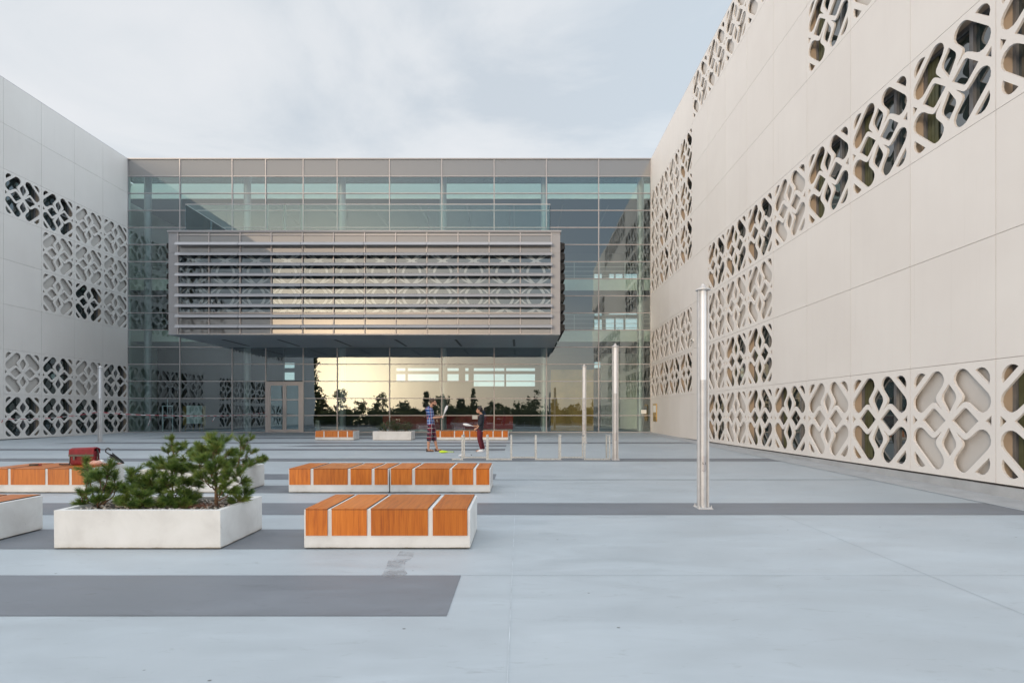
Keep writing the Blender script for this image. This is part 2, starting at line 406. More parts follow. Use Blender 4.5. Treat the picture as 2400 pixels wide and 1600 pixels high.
def wing(name, label, side, ncol, pat, end_y):
    """side -1: wall on the left facing +X, side +1: wall on the right facing -X"""
    X = XL if side < 0 else XR
    rz = R(90) if side < 0 else R(-90)
    w = thing(name, label, 'building', (X, D, 0))
    def cell_loc(c, r): return (0, -PITCH*(c+.5), Z0 + ROW*(r+.5))
    out = side
    cl = MB(); bmx = cl.bm
    yc = [0.0]; zc_ = [Z0]
    for c in range(ncol): yc += [-PITCH*c-.005, -PITCH*(c+1)+.005]
    yc.append(-PITCH*ncol)
    for r in range(8): zc_ += [Z0+ROW*r+.005, Z0+ROW*(r+1)-.005]
    zc_.append(ROOF)
    gv = [[bmx.verts.new((out*.028, y, z)) for z in zc_] for y in yc]
    tiles = []
    for a_ in range(len(yc)-1):
        for b_ in range(len(zc_)-1):
            cell = a_ % 2 == 1 and b_ % 2 == 1
            if cell and ((a_-1)//2, (b_-1)//2) in pat: continue
            f = bmx.faces.new([gv[a_][b_], gv[a_+1][b_], gv[a_+1][b_+1], gv[a_][b_+1]])
            if cell: tiles.append(f)
    ex = bmesh.ops.extrude_discrete_faces(bmx, faces=tiles)
    for f in ex['faces']:
        for v in f.verts: v.co.x = 0
    cl.build('cladding', M['clad'], w)
    b = MB(); L = ncol*PITCH
    xs = sorted((out*.62, out*20)); b.box(xs[0], xs[1], -L+.04, -.004, -.8, ROOF-.05)
    b.build('wall', M['dark'], w)
    xs = sorted((out*.012, out*20.02)); MB().box(xs[0], xs[1], -L, -L+.035, Z0, ROOF-.03).build('end_wall', M['clad'], w)
    xs = sorted((out*.016, out*.62)); MB().box(xs[0], xs[1], -L+.036, -.004, -.8, Z0-.035).build('plinth', M['apron'], w)
    xs = sorted((out*.006, out*.64)); MB().box(xs[0], xs[1], -L, -.004, ROOF-.004, ROOF+.03).build('coping', M['alu'], w)
    for (c, r), k in sorted(pat.items()):
        p = link('patterned_panel', panel_me, w, cell_loc(c, r), rz)
        if k == 'b': link('back_panel', back_me, p)
        else:
            link('reveal', rev_me, p); link('window_frame', frame_me, p); link('window_pane', pane_me, p)
            if k == 'c': link('blind', curt_me, p)
    return w
RP = {}
def put(d, cols, row, kinds):
    for c, k in zip(cols, kinds): d[(c, row)] = k
put(RP, range(0, 4), 6, 'bbbc'); put(RP, range(0, 4), 5, 'bcbw'); put(RP, range(0, 4), 4, 'bwbw')
put(RP, range(4, 9), 7, 'bbbbb'); put(RP, range(9, 13), 5, 'cbcc'); put(RP, range(5, 13), 3, 'wcwbcccw')
put(RP, range(5, 8), 2, 'bbb'); put(RP, range(5, 8), 1, 'bcc'); put(RP, range(5, 13), 0, 'cbccbcbc')
put(RP, range(0, 4), 2, 'bbbb'); put(RP, range(0, 4), 1, 'bccc')
wing('office_wing', 'beige panelled office wing running along the warm lit right side of the plaza', 1, 13, RP, 0)
LP = {}
put(LP, range(0, 4), 0, 'cccc'); put(LP, range(0, 4), 1, 'cbcb'); put(LP, range(0, 3), 3, 'bcb'); put(LP, range(0, 3), 4, 'bbb')
put(LP, range(0, 4), 5, 'bbcc')
put(LP, range(5, 11), 0, 'cbccbc'); put(LP, range(5, 9), 1, 'cbcc'); put(LP, range(6, 11), 3, 'cbcbc'); put(LP, range(6, 11), 4, 'bccbc'); put(LP, range(5, 10), 5, 'ccbcb')
wing('office_wing', 'pale grey panelled office wing in shade along the left side of the plaza', -1, 15, LP, 0)
# ---------------------------------------------------------------- glass building
GB = thing('glass_building', 'glass fronted hall building across the back of the plaza with a projecting louvred upper storey', 'building', (0, D, 0))
S36 = F / D
mx = [(v/.98 - VX)/S36 for v in (294, 414, 534, 611, 697, 775, 895, 1015, 1135, 1255, 1375, 1494.6)]
ztop = EYE + (VY - 373.5)/S36; ZB = gz(D)
rows = [ztop - (ztop-ZB)*k/16 for k in range(17)]
rng = random.Random(11)
DOOR_BAY = 3
def facade_window(i, r0, r1):
    x0, x1 = mx[i], mx[i+1]
    p = MB(); f = MB()
    for r in range(r0, r1):
        za, zb = rows[r+1]+.02, rows[r]-.02
        j = [rng.uniform(-.0016, .0016) for _ in range(4)]
        p.poly([(x0+.02, j[0], za), (x1-.02, j[1], za), (x1-.02, j[1]+j[2]-j[0], zb), (x0+.02, j[2], zb)])
        f.box(x0+.028, x1-.028, -.035, .06, rows[r]-.028, rows[r]+.022)
    w = p.build('window', M['glass'], GB)
    f.build('window_frame', M['alu'], w)
for i in range(11):
    x0, x1 = mx[i], mx[i+1]
    MB().box(x0+.02, x1-.02, -.004, .03, rows[1]+.03, rows[0]-.03).build('spandrel_panel', M['spandrel'], GB)
    for r0, r1 in ((1, 4), (4, 7), (7, 10), (10, 13), (13, 16)):
        if i == DOOR_BAY and r0 == 13: continue
        facade_window(i, r0, r1)
mm = MB()
for i, x in enumerate(mx):
    MB().box(x-.028, x+.028, -.06, .08, ZB-.05, ztop).build('mullion', M['alu'], GB)
MB().box(mx[0]-.04, mx[-1]+.02, -.075, .4, ztop-.01, ztop+.05).build('coping', M['alu'], GB)
MB().box(mx[0]-.04, mx[-1]+.02, -.07, .06, ZB-.06, ZB+.05).build('base_rail', M['alu'], GB)
# double door in the fourth bay
dx0, dx1 = mx[3]+.03, mx[4]-.03; dz1 = rows[13]; dm = (dx0+dx1)/2
fr = MB()
fr.box(dx0, dx0+.16, -.05, .07, ZB+.05, dz1-.03); fr.box(dx1-.16, dx1, -.05, .07, ZB+.05, dz1-.03)
fr.box(dx0+.16, dx1-.16, -.05, .07, dz1-.16, dz1-.03)
fr.box(dx0+.16, dm-.02, -.075, -.05, dz1-.12, dz1-.06)
fr.build('door_frame', M['alu'], GB)
for sgn in (-1, 1):
    a, b = (dx0+.165, dm-.006) if sgn < 0 else (dm+.006, dx1-.165)
    d = MB(); z0, z1 = ZB+.06, dz1-.165
    d.box(a, a+.11, -.04, .03, z0, z1); d.box(b-.11, b, -.04, .03, z0, z1)
    for za, zb in ((z0, z0+.14), (z1-.11, z1), (z0+.98, z0+1.05), (z0+1.98, z0+2.05)): d.box(a+.11, b-.11, -.035, .025, za, zb)
    do = d.build('door', M['alu'], GB)
    MB().box(a+.11, b-.11, -.008, .004, z0+.14, z1-.11).build('pane', M['glass'], do)
    hx = dm - .07 if sgn < 0 else dm + .07
    MB().tube([(hx, -.04, z0+.75), (hx, -.1, z0+.75), (hx, -.1, z0+1.35), (hx, -.04, z0+1.35)], .016, 8).build('handle', M['steel'], do)

# interior of the hall, seen through the glass
def wall_open(name, x0, x1, z0, z1, y0, y1, ops, mat):
    xs = sorted({x0, x1, *[o[0] for o in ops], *[o[1] for o in ops]}); zs = sorted({z0, z1, *[o[2] for o in ops], *[o[3] for o in ops]})
    m = MB()
    for xa, xb in zip(xs, xs[1:]):
        for za, zb in zip(zs, zs[1:]):
            cx, cz = (xa+xb)/2, (za+zb)/2
            if any(o[0] < cx < o[1] and o[2] < cz < o[3] for o in ops): continue
            m.box(xa, xb, y0, y1, za, zb)
    bmesh.ops.remove_doubles(m.bm, verts=m.bm.verts[:], dist=.0005)
    dup_ = {}
    for f in m.bm.faces:
        k = tuple(sorted(v.index for v in f.verts))
        dup_.setdefault(k, []).append(f)
    m.bm.verts.index_update(); dup_ = {}
    for f in m.bm.faces: dup_.setdefault(tuple(sorted(v.index for v in f.verts)), []).append(f)
    kill = [f for fs in dup_.values() if len(fs) > 1 for f in fs]
    bmesh.ops.delete(m.bm, geom=kill, context='FACES')
    return m.build(name, mat, GB)
YB = 52.0; SB = F/YB
def op(a, b, c, d): return ((a-VX)/SB, (b-VX)/SB, EYE+(VY-d)/SB, EYE+(VY-c)/SB)
ops = [op(928, 950, 862, 869), op(928, 950, 876, 893), op(955, 1028, 862, 869), op(955, 1028, 876, 893), op(1048, 1075, 862, 869), op(1048, 1075, 876, 893),
       op(1090, 1098, 862, 869), op(1090, 1098, 876, 893), op(1110, 1182, 862, 869), op(1110, 1182, 876, 905), op(1186, 1254, 862, 869), op(1186, 1254, 876, 905),
       op(1393, 1411, 641, 658), op(1428, 1440, 641, 658), op(1443, 1460, 641, 658), op(1463, 1494, 641, 658),
       op(1393, 1411, 729, 740), op(1393, 1411, 748, 772), op(1420, 1440, 745, 772), op(1443, 1462, 745, 772), op(1465, 1496, 745, 772), op(1428, 1494, 729, 738),
       op(1393, 1411, 848, 862), op(648, 690, 850, 862), op(648, 690, 872, 890), op(572, 592, 865, 890)]
wall_open('rear_wall', -27, 16, .2, 17.6, YB-D, YB-D+.25, ops, M['inner'])
for o_ in ops: MB().box(o_[0], o_[1], YB-D+.1, YB-D+.112, o_[2], o_[3]).build('rear_window', M['clear'], GB)
h0 = .1
MB().box(-27, 16, .1, YB-D, ZB-.3, ZB-.02).build('hall_floor', M['floor'], GB)
MB().box(-27, 16, 5.22, YB-D+.4, 17.62, 17.70).build('roof', M['roofing'], GB)
MB().box(-26.9, 15.9, .45, 5.2, 17.62, 17.64).build('added_skylight', M['clear'], GB)  # roof glazing added to let sky light down onto the fascia
MB().box(-27.2, -27, .3, YB-D+.25, .2, 17.62).build('side_wall', M['cream'], GB)
MB().box(16, 16.2, .3, YB-D+.25, .2, 17.62).build('side_wall', M['cream'], GB)
# return walls closing the hall behind the wings
MB().box(-27, XL-.05, .09, .3, .2, 17.6).build('side_wall', M['cream'], GB)
MB().box(XR+.05, 16, .09, .3, .2, 17.6).build('side_wall', M['cream'], GB)
yb = 3.0
def slab(z0, z1, x0=-26.9, x1=15.9, y0=yb, y1=12.0):
    s = MB().box(x0, x1, y0, y1, z0, z1-.004).build('floor_slab', M['ceiling'], GB)
    MB().box(x0, x1, y0-.06, y0-.004, z0-.02, z1+.02).build('fascia', M['cream'], s); return s
top = MB().box(-26.9, 15.9, 5.2, YB-D-.02, 16.2, 17.446).build('floor_slab', M['ceiling'], GB)
MB().box(-26.9, 15.9, 2.54, 5.19, 16.16, 16.2).build('bulkhead_base', M['ceiling'], top)
MB().prism([(-26.9, 2.5, 16.17), (-26.9, 2.53, 16.15), (-26.9, 3.53, 17.56), (-26.9, 3.5, 17.58)], (42.8, 0, 0)).build('fascia', M['cream'], top)
MB().box(-26.9, 15.9, 5.17, 5.196, 16.21, 17.44).build('bulkhead_back', M['cream'], top)
for x in (-17, -13.6, -10.3, -7.0, -3.7, -.4, 3, 6.2):
    MB().box(x-.05, x+.05, yb+.6, yb+6, 16.15, 16.20).build('ceiling_light', M['alu_dark'], top)
for z0, z1 in ((10.07, 10.87), (6.56, 7.29)):
    s = slab(z0, z1)
    rl = MB()
    for k in range(24):
        x = -26 + k*1.75; rl.box(x-.02, x+.02, yb-.02, yb+.02, z1+.02, z1+1.1)
    for zz in (1.1, .8, .5, .2): rl.box(-26.5, 15.5, yb-.018, yb+.018, z1+zz-.015, z1+zz+.015)
    rl.build('balustrade', M['steel'], s)
for x in (-24.3, -17.8, -11.6, -5.0, 1.6, 7.9):
    MB().lathe([(.22, ZB-.02), (.22, 17.4)], x, 1.1, 20).build('column', M['alu'], GB)
MB().box(2.2, 5.2, 4.0, 4.3, ZB-.01, 4.7).build('partition', M['brown'], GB)
MB().box(6.45, 9.5, 9.2, 9.5, ZB-.01, 6.4).build('partition', M['cream'], GB)
MB().box(-26.8, -17.5, 6, 6.3, ZB-.01, 6.4).build('partition', M['dark'], GB)

# ---------------------------------------------------------------- projecting upper storey
BY = -6.0; BX0, BX1 = -18.59, 2.146; BZ0, BZ1 = 5.78, 11.20
bx = MB()
bx.box(BX0, BX1, BY+.1, -.08, BZ1-.25, BZ1-.02)                       # deck
bx.box(BX0, BX0+.2, BY+.1, -.08, BZ0+.02, BZ1-.25)                    # side walls
bx.box(BX1-.2, BX1, BY+.1, -.08, BZ0+.02, BZ1-.25)
PV = bx.build('projecting_storey', M['alu'], GB)
MB().box(BX0, BX1, BY+.004, -.08, BZ0-.02, BZ0+.018).build('soffit', M['soffit'], PV)
for x in (-16.7, -13.6, -10.4, -7.0, -3.6, -.33):
    MB().box(x-.07, x+.07, -4.1, -1.0, BZ0-.034, BZ0-.022).build('soffit_light', M['black'], PV)
MB().box(BX0-.05, BX1+.05, BY-.06, -.08, BZ1-.018, BZ1+.08).build('parapet_cap', M['louvre'], PV)
GX0, GX1 = -18.09, 1.68; BW = (GX1-GX0)/12
for a, b in ((BX0, GX0-.03), (GX1+.03, BX1)):
    e = MB()
    for za, zb in ((BZ0, BZ0+1.16), (BZ0+1.17, BZ1-1.13), (BZ1-1.12, BZ1-.02)): e.box(a, b, BY, BY+.09, za, zb)
    e.build('end_panel', M['louvre'], PV)
WZ0, WZ1 = 6.93, 10.07
MB().box(BX0+.2, BX1-.2, BY+3.9, BY+4.0, BZ0+.03, BZ1-.26).build('back_wall', M['inner'], PV)
for i in range(12):
    a, b = GX0+BW*i+.03, GX0+BW*(i+1)-.03
    MB().box(a, b, BY+.03, BY+.08, WZ1+.03, BZ1-.02).build('spandrel_panel', M['spandrel'], PV)
    MB().box(a, b, BY+.03, BY+.08, BZ0+.06, WZ0-.03).build('spandrel_panel', M['spandrel'], PV)
    j = [rng.uniform(-.002, .002) for _ in range(3)]
    p = MB()
    p.poly([(a, BY+.05+j[0], WZ0), (b, BY+.05+j[1], WZ0), (b, BY+.05+j[1]+j[2], WZ1), (a, BY+.05+j[0]+j[2], WZ1)])
    MB_w = p.build('window', M['boxglass'], PV)
for i in range(13):
    x = GX0+BW*i
    MB().box(x-.028, x+.028, BY-.03, BY+.1, BZ0+.02, BZ1-.02).build('mullion', M['alu'], PV)
tr = MB()
for z in (BZ0+.03, WZ0-.0, WZ1, BZ1-.15): tr.box(GX0, GX1, BY-.012, BY+.06, z-.027, z+.027)
tr.build('transom', M['alu'], PV)
# white frit ribbons printed on the glass: chains of eyes crossing in every bay
zc = 8.42
for i in range(12):
    cx = GX0+BW*(i+.5); fm = MB()
    hw = BW/2-.035
    for amp, wd, ph in ((.45, .125, 0), (.80, .075, 0)):
        for sg in (-1, 1):
            prev = None
            for k in range(65):
                z = WZ0+.02 + (WZ1-WZ0-.04)*k/64
                s = math.sin(math.pi*(z-zc)/1.27)
                if ph == 0: x = sg*amp*abs(s)**.8
                else:
                    x = sg*(amp*abs(s)**.8)
                    if abs(s) > .62: prev = None; continue
                dxw = wd/2*math.sqrt(1+(amp*math.pi/1.27*math.cos(math.pi*(z-zc)/1.27))**2)
                dxw = min(dxw, .2)
                l, r_ = max(-hw, x-dxw), min(hw, x+dxw)
                if ph == 0 and amp > .5 and abs(s) > .93: prev = None; continue
                if r_ <= l: prev = None; continue
                yy = BY+.062+.0012*(ph+ (amp > .5)) + (.0004 if sg > 0 else 0)
                cur = (cx+l, cx+r_, z, yy)
                if prev: fm.poly([(prev[0], yy, prev[2]), (prev[1], yy, prev[2]), (cur[1], yy, z), (cur[0], yy, z)])
                prev = cur
    fm.build('frit_pattern', M['frit'], PV)
# louvre blades
prof = [(.05, .172), (.19, .172), (.31, .0), (.285, -.006), (.175, .146), (.05, .146)]
LZ = [6.10+.5425*k for k in range(9)]
for z in LZ:
    for k in range(6):
        xa = GX0 + 2*BW*k + (.012 if k else -.03); xb = GX0 + 2*BW*(k+1) - (.012 if k < 5 else -.03)
        m = MB().prism([(xa, BY-o, z+h) for o, h in prof], (xb-xa, 0, 0))
        for xx in (xa+.05, xb-.07): m.box(xx, xx+.02, BY-.2, BY-.031, z+.05, z+.142)
        m.build('louvre', M['louvre'], PV)
    # blades along the two flanks
    for sg, X in ((1, BX1), (-1, BX0)):
        m = MB().prism([(X+sg*o*.9, BY+.25, z+h) for o, h in prof], (0, 5.4, 0))
        for yy in (BY+.25, BY+2.9): m.prism([(X+sg*.002, yy, z+.30), (X+sg*.255, yy, z+.235), (X+sg*.27, yy, z+.0), (X+sg*.002, yy, z-.19)], (0, .02, 0))
        m.build('louvre', M['black'], PV)
# glass railing on the deck
rx0, rx1, ry, rz0, rz1 = BX0+.55, BX1-.5, BY+.6, BZ1+.02, 12.86
gp = []
n = 9
RG = MB().box(rx0, rx1, ry-.02, ry+.02, rz1, rz1+.035).box(rx0-.02, rx0+.02, ry+.02, -.1, rz1, rz1+.035).box(rx1-.02, rx1+.02, ry+.02, -.1, rz1, rz1+.035).build('handrail', M['steel'], GB)
for k in range(n):
    a, b = rx0+(rx1-rx0)*k/n+.01, rx0+(rx1-rx0)*(k+1)/n-.01
    MB().box(a, b, ry-.008, ry+.008, rz0, rz1-.002).build('glass_panel', M['clear'], RG)
for X in (rx0, rx1):
    for k in range(2):
        MB().box(X-.008, X+.008, ry+.03+2.6*k, ry+2.6+2.6*k, rz0, rz1-.002).build('glass_panel', M['clear'], RG)
pm = MB()
for px in (628, 668, 708): 
    x = (px-VX)/F*(D+BY+.7)
    pm.box(x-.05, x+.05, ry+.02, ry+.05, rz0, rz1)
pm.build('railing_post', M['white'], RG)

# ---------------------------------------------------------------- things standing in the hall
t = thing('reception_counter', 'long dark red reception counter inside the glass hall', 'counter', (-4.85, 38.5, ZB-.02))
MB().box(-4.4, 4.4, 0, .75, .16, 1.09).bevel(.02).build('counter_body', M['red'], t)
MB().box(-4.45, 4.45, -.03, .8, 1.095, 1.14).build('worktop', M['red'], t)
MB().box(-4.35, 4.35, .05, .7, 0, .155).build('plinth', M['white'], t)
t = thing('display_easel', 'white board with brown sides on wooden legs inside the left part of the hall', 'easel', at(456, 1010, 37.8))
t.location.z = ZB-.02
MB().box(-.52, .52, -.03, .03, .55, 1.75).build('board', M['paper'], t)
for x0_, x1_ in ((-.75, -.53), (.53, .72)):
    MB().box(x0_, x1_, -.02, .05, .45, 1.72).build('side_panel', M['gold'], t)
for x in (-.62, -.1, .35, .62): MB().tube([(x, .0, 0), (x*.93, .03, .54)], .022, 6).build('leg', M['gold'], t)
t = thing('sign_stand', 'thin pale metal frame stand behind the left glazing', 'stand', at(393, 1010, 37.4)); t.location.z = ZB-.02
m = MB()
for x in (-.32, .32): m.box(x-.03, x+.03, -.02, .02, 0, 1.75)
m.box(-.29, .29, -.02, .02, 1.69, 1.75); m.box(-.29, .29, -.02, .02, .95, 1.0)
m.build('frame', M['opal'], t); MB().box(-.02, .02, -.03, -.0, 1.2, 2.2).build('pole', M['opal'], t)
t = thing('pedestal', 'small grey pedestal standing in the hall just right of the doors', 'pedestal', at(745, 1010, 37.6)); t.location.z = ZB-.02
MB().box(-.13, .13, -.13, .13, .03, .78).bevel(.01).build('column', M['alu'], t); MB().box(-.17, .17, -.17, .17, 0, .028).build('foot', M['alu_dark'], t)
t = tag(MB().box(-.17, .17, -.004, 0, -.13, .13).build('paper_notice', M['paper']), 'white paper notice stuck inside the glass in front of the red counter', 'notice'); t.location = at(1113, 977, 36.15)
t = tag(MB().box(-.17, .17, -.004, 0, -.12, .12).build('paper_notice', M['paper']), 'white paper notice on the glass at the far right corner', 'notice'); t.location = at(1508.5, 964.5, 36.13)
# plaque and camera on the warm wall
t = thing('wall_plaque', 'bronze framed notice board on the beige wall beside the glass corner', 'sign', (XR-.002, 35.0, 1.66))
MB().box(-.035, 0, -.46, .46, -.54, .54).bevel(.008).build('frame', M['gold'], t)
MB().box(-.040, -.036, -.36, .36, .02, .44).build('paper', M['paper'], t); MB().box(-.040, -.036, -.38, .38, -.46, -.05).build('nameplate', M['gold'], t)
t = thing('security_camera', 'small white security camera on the beige wall above the second lamp', 'camera', (XR-.002, F*XR/(1625-VX), 0)); t.location.z = EYE+(VY-797)/(1625-VX)*XR
MB().box(-.03, 0, -.06, .06, -.06, .06).build('bracket', M['white'], t)
MB().tube([(-.032, 0, 0), (-.1, -.02, -.01)], .02, 8).build('arm', M['white'], t)
hd = MB().tube([(-.1, .05, .01), (-.14, -.14, -.03)], .055, 14).build('body', M['white'], t); smooth_angle(hd)
MB().tube([(-.1405, -.1405, -.0305), (-.142, -.15, -.032)], .04, 12).build('lens', M['black'], t)
# ---------------------------------------------------------------- benches and planters
BL, BD, BH = 1.845, 1.02, .443
def make_bench(name, label, segs, loc):
    t = thing(name, label, 'bench', loc, 0, 'concrete and wood benches on the plaza', tilt=True)
    blk = MB().box(0, BL, 0, BD, .014, BH).bevel(.009, 2).build('concrete_block', M['concrete'], t)
    MB().box(.05, BL-.05, .05, BD-.05, 0, .0135).build('foot', M['dark'], t)  # dark inset base added to draw the contact shadow under the block
    for a, b in segs:
        th = .012
        prof = [(-th, .155), (-th, BH+th), (BD+.006, BH+th), (BD+.006, BH+.001), (-.001, BH+.001), (-.001, .155)]
        w = MB().prism([(a, y, z) for y, z in prof], (b-a, 0, 0)).build('wood_panel', M['wood'], t)
        MB().box(a-.003, a-.0005, -th-.001, BD+.004, BH+.0015, BH+th-.001).box(b+.0005, b+.003, -th-.001, BD+.004, BH+.0015, BH+th-.001) \
            .box(a, b, -th-.0022, -th-.0005, BH-.002, BH+.003).build('panel_edge', M['edge'], w)
    return t
SEG_A = [(.024, .263), (.312, .699), (.747, 1.376), (1.431, 1.812)]
SEG_B = [(.018, .405), (.462, 1.09), (1.145, 1.53), (1.586, 1.825)]
Y1, Y2, Y3 = 6.33, 10.5, 27.4
bA = make_bench('bench', 'nearest wood and concrete bench with four orange panels, alone in front of the pair', SEG_A, (-2.393, Y1, gz(Y1)))
bB = make_bench('bench', 'left bench of the pair set end to end behind the nearest bench', SEG_B, (-4.253, Y2, gz(Y2)))
dup(bB, (-2.385, Y2, gz(Y2)), None, 'right bench of the pair set end to end behind the nearest bench')
dup(bB, (-9.82, Y2, gz(Y2)), None, 'bench at the left edge carrying the red bag and black umbrella')
dup(bA, (-7.985, Y1, gz(Y1)), None, 'bench cut off by the left edge, showing its white concrete end beside the planter')
dup(bB, (-9.83, Y3, gz(Y3)), None, 'small distant bench standing alone in front of the glass doors')
dup(bB, (-4.25, Y3, gz(Y3)), None, 'distant bench behind the man in plaid, left one of its pair')
dup(bB, (-2.395, Y3, gz(Y3)), None, 'distant bench behind the woman, right one of its pair')

def make_planter(label, loc, seed):
    t = thing('planter', label, 'planter', loc, 0, 'white concrete planters', tilt=True)
    m = MB(); th = .065
    o = [(0,0),(BL,0),(BL,BD),(0,BD)]; i = [(th,th),(BL-th,th),(BL-th,BD-th),(th,BD-th)]
    V = lambda p, z: m.bm.verts.new((p[0], p[1], z))
    ob = [V(p, .014) for p in o]; ot = [V(p, BH-.01) for p in o]; it = [V(p, BH-.01) for p in i]; ib = [V(p, BH-.16) for p in i]
    for k in range(4):
        n = (k+1) % 4
        m.bm.faces.new([ob[k], ob[n], ot[n], ot[k]]); m.bm.faces.new([ot[k], ot[n], it[n], it[k]]); m.bm.faces.new([it[k], it[n], ib[n], ib[k]])
    m.bm.faces.new(ib); m.bm.faces.new(ob[::-1])
    bmesh.ops.bevel(m.bm, geom=[e for e in m.bm.edges if all(v.co.z > BH-.05 or 1 for v in e.verts) and e.calc_face_angle(0) > .5], offset=.010, segments=2, affect='EDGES')
    m.build('concrete_box', M['concrete'], t); MB().box(.05, BL-.05, .05, BD-.05, 0, .0135).build('foot', M['dark'], t)  # near-black recessed base added as the contact shadow line below the box
    r = random.Random(seed); s = MB()
    nx, ny = 24, 14; g = [[s.bm.verts.new((th+.003+(BL-2*th-.006)*a/nx, th+.003+(BD-2*th-.006)*b/ny, BH-.055+r.uniform(-.012,.02))) for a in range(nx+1)] for b in range(ny+1)]
    for b in range(ny):
        for a in range(nx): s.bm.faces.new([g[b][a], g[b][a+1], g[b+1][a+1], g[b+1][a]])
    s.build('soil', M['soil'], t, True)
    pb = MB()
    for k in range(520):
        x, y = r.uniform(th+.03, BL-th-.03), r.uniform(th+.03, BD-th-.03)
        if r.random() < .25 and x < .8: continue
        pb.ball((x, y, BH-.040+r.uniform(-.008,.012)), r.uniform(.011,.024), r.uniform(.8,1.4), r.uniform(.8,1.3), r.uniform(.5,.8), 1, Matrix.Rotation(r.uniform(0,6), 4, 'Z'))
    g_ = pb.build('gravel', M['pebble'], t, True); g_['kind'] = 'stuff'
    return t
pA = make_planter('nearest white concrete planter box holding young pines and gravel', (-5.165, Y1, gz(Y1)), 1)
dup(pA, (-7.0, Y2, gz(Y2)), None, 'white planter box half hidden behind the pines of the nearest planter')
dup(pA, (-7.06, Y3, gz(Y3)), None, 'distant white planter box with a low dark shrub near the glass hall')

# ---------------------------------------------------------------- mountain pines
def bez(p0, p1, p2, n=7):
    return [p0*(1-t)**2 + p1*2*t*(1-t) + p2*t*t for t in [k/n for k in range(n+1)]]
def brush(bm, a, b, rnd, dens=1100, nl=.062):
    ax = b-a; L = ax.length; ax.normalize()
    u = ax.orthogonal().normalized(); w = ax.cross(u)
    N = int(dens*L) + 16
    for k in range(N):
        f = rnd.random()**.8
        ph = rnd.uniform(0, 2*math.pi)
        rad = u*math.cos(ph) + w*math.sin(ph)
        spread = rnd.uniform(.45, 1.15)*(1.05-.55*f)
        d = (ax*math.cos(spread) + rad*math.sin(spread)).normalized()
        l = nl*rnd.uniform(.65, 1.15)
        o = a + ax*(L*f)
        d2 = (d + Vector((0,0,rnd.uniform(-.15,.12)))).normalized()
        s = d.cross(Vector((rnd.uniform(-1,1), rnd.uniform(-1,1), rnd.uniform(-1,1))))
        if s.length < 1e-3: continue
        s = s.normalized()*.0019
        v = [bm.verts.new(o - s), bm.verts.new(o + s), bm.verts.new(o + d*l*.55 + s*.9), bm.verts.new(o + d*l*.5 + d2*l*.5)]
        bm.faces.new(v)
def pine(label, base, tips, seed, trunk_r=.016, name='pine_tree', dens=1150, nl=.085, sub=3, trunk=None):
    """tips: branch tips relative to the base; each ends in a cluster of bottle-brush shoots"""
    rnd = random.Random(seed)
    t = thing(name, label, 'pine', base, 0, 'young pines in the planters')
    br = MB(); nd = MB()
    if trunk is not None:
        trunk = Vector(trunk); tm = Vector((trunk.x*.35+.015, trunk.y*.4, trunk.z*.5))
        tc_ = bez(Vector((0,0,-.04)), tm, trunk, 14); br.tube(tc_, [trunk_r*(1-.75*k/14) for k in range(15)], 8)
        brush(nd.bm, tc_[-3], tc_[-1]+Vector((0,0,.03)), rnd, dens*1.3, nl)
    for ti, tip in enumerate(tips):
        tip = Vector(tip)
        if trunk is not None:
            f = max(.16, min(.9, (tip.z/trunk.z)*.80 - .10)); st = tc_[int(f*14)]
            mid = st.lerp(tip, .55) + Vector((rnd.uniform(-.03,.03), rnd.uniform(-.03,.03), -.05)); rr = trunk_r*.42
        else:
            st = Vector((rnd.uniform(-.015,.015), rnd.uniform(-.015,.015), -.03)); rr = trunk_r*.8
            mid = Vector((tip.x*.85, tip.y*.85, tip.z*.30)) + Vector((rnd.uniform(-.05,.05), rnd.uniform(-.05,.05), 0))
        c = bez(st, mid, tip, 9)
        for q in range(2, 8): c[q] = c[q] + Vector((rnd.gauss(0,.007), rnd.gauss(0,.007), rnd.gauss(0,.006)))
        br.tube(c, [rr*(1-.65*k/9) for k in range(10)], 6)
        axis = (c[-1]-c[-3]).normalized()
        brush(nd.bm, c[-2], c[-1]+axis*.05, rnd, dens*1.2, nl)
        for q in range(sub+3):
            o = c[rnd.choice((7, 8, 8, 9))]
            side = Vector((rnd.uniform(-1,1), rnd.uniform(-1,1), rnd.uniform(-.25,.8))).normalized()
            e = o + (axis*.55 + side*.8).normalized()*rnd.uniform(.05, .10)
            br.tube([o, e], [.005, .0035], 5)
            brush(nd.bm, o.lerp(e, .25), e + (e-o).normalized()*.025, rnd, dens, nl)
        for k in range(4, 7):
            if rnd.random() < .45:
                o = c[k]; side = Vector((rnd.uniform(-1,1), rnd.uniform(-1,1), rnd.uniform(0,1))).normalized()
                e = o + side*rnd.uniform(.05, .09); br.tube([o, e], [.005, .0035], 5)
                brush(nd.bm, o.lerp(e, .3), e + side*.02, rnd, dens, nl*.9)
    br.build('branches', M['bark'], t, True); nd.build('needles', M['needle'], t)
    return t
def pb(px, y, top=BH-.06): return Vector(((px-VX)/F*y, y, gz(y)+top))
def tips_from(base, lst):
    out = []
    for px, py, dy in lst: out.append(at(px, py, base.y+dy) - base)
    return out
b = pb(222, 6.85)
pine('low open pine with twisted branches at the left end of the nearest planter', b, tips_from(b, [(202,1085,.02),(256,1092,.05),(236,1118,-.15),(270,1118,.1),(205,1128,-.1),(190,1160,-.2),(228,1175,-.25),(213,1108,.2),(248,1150,.15),(196,1182,-.1),(275,1140,-.1)]), 5, sub=2)
b = pb(318, 6.8)
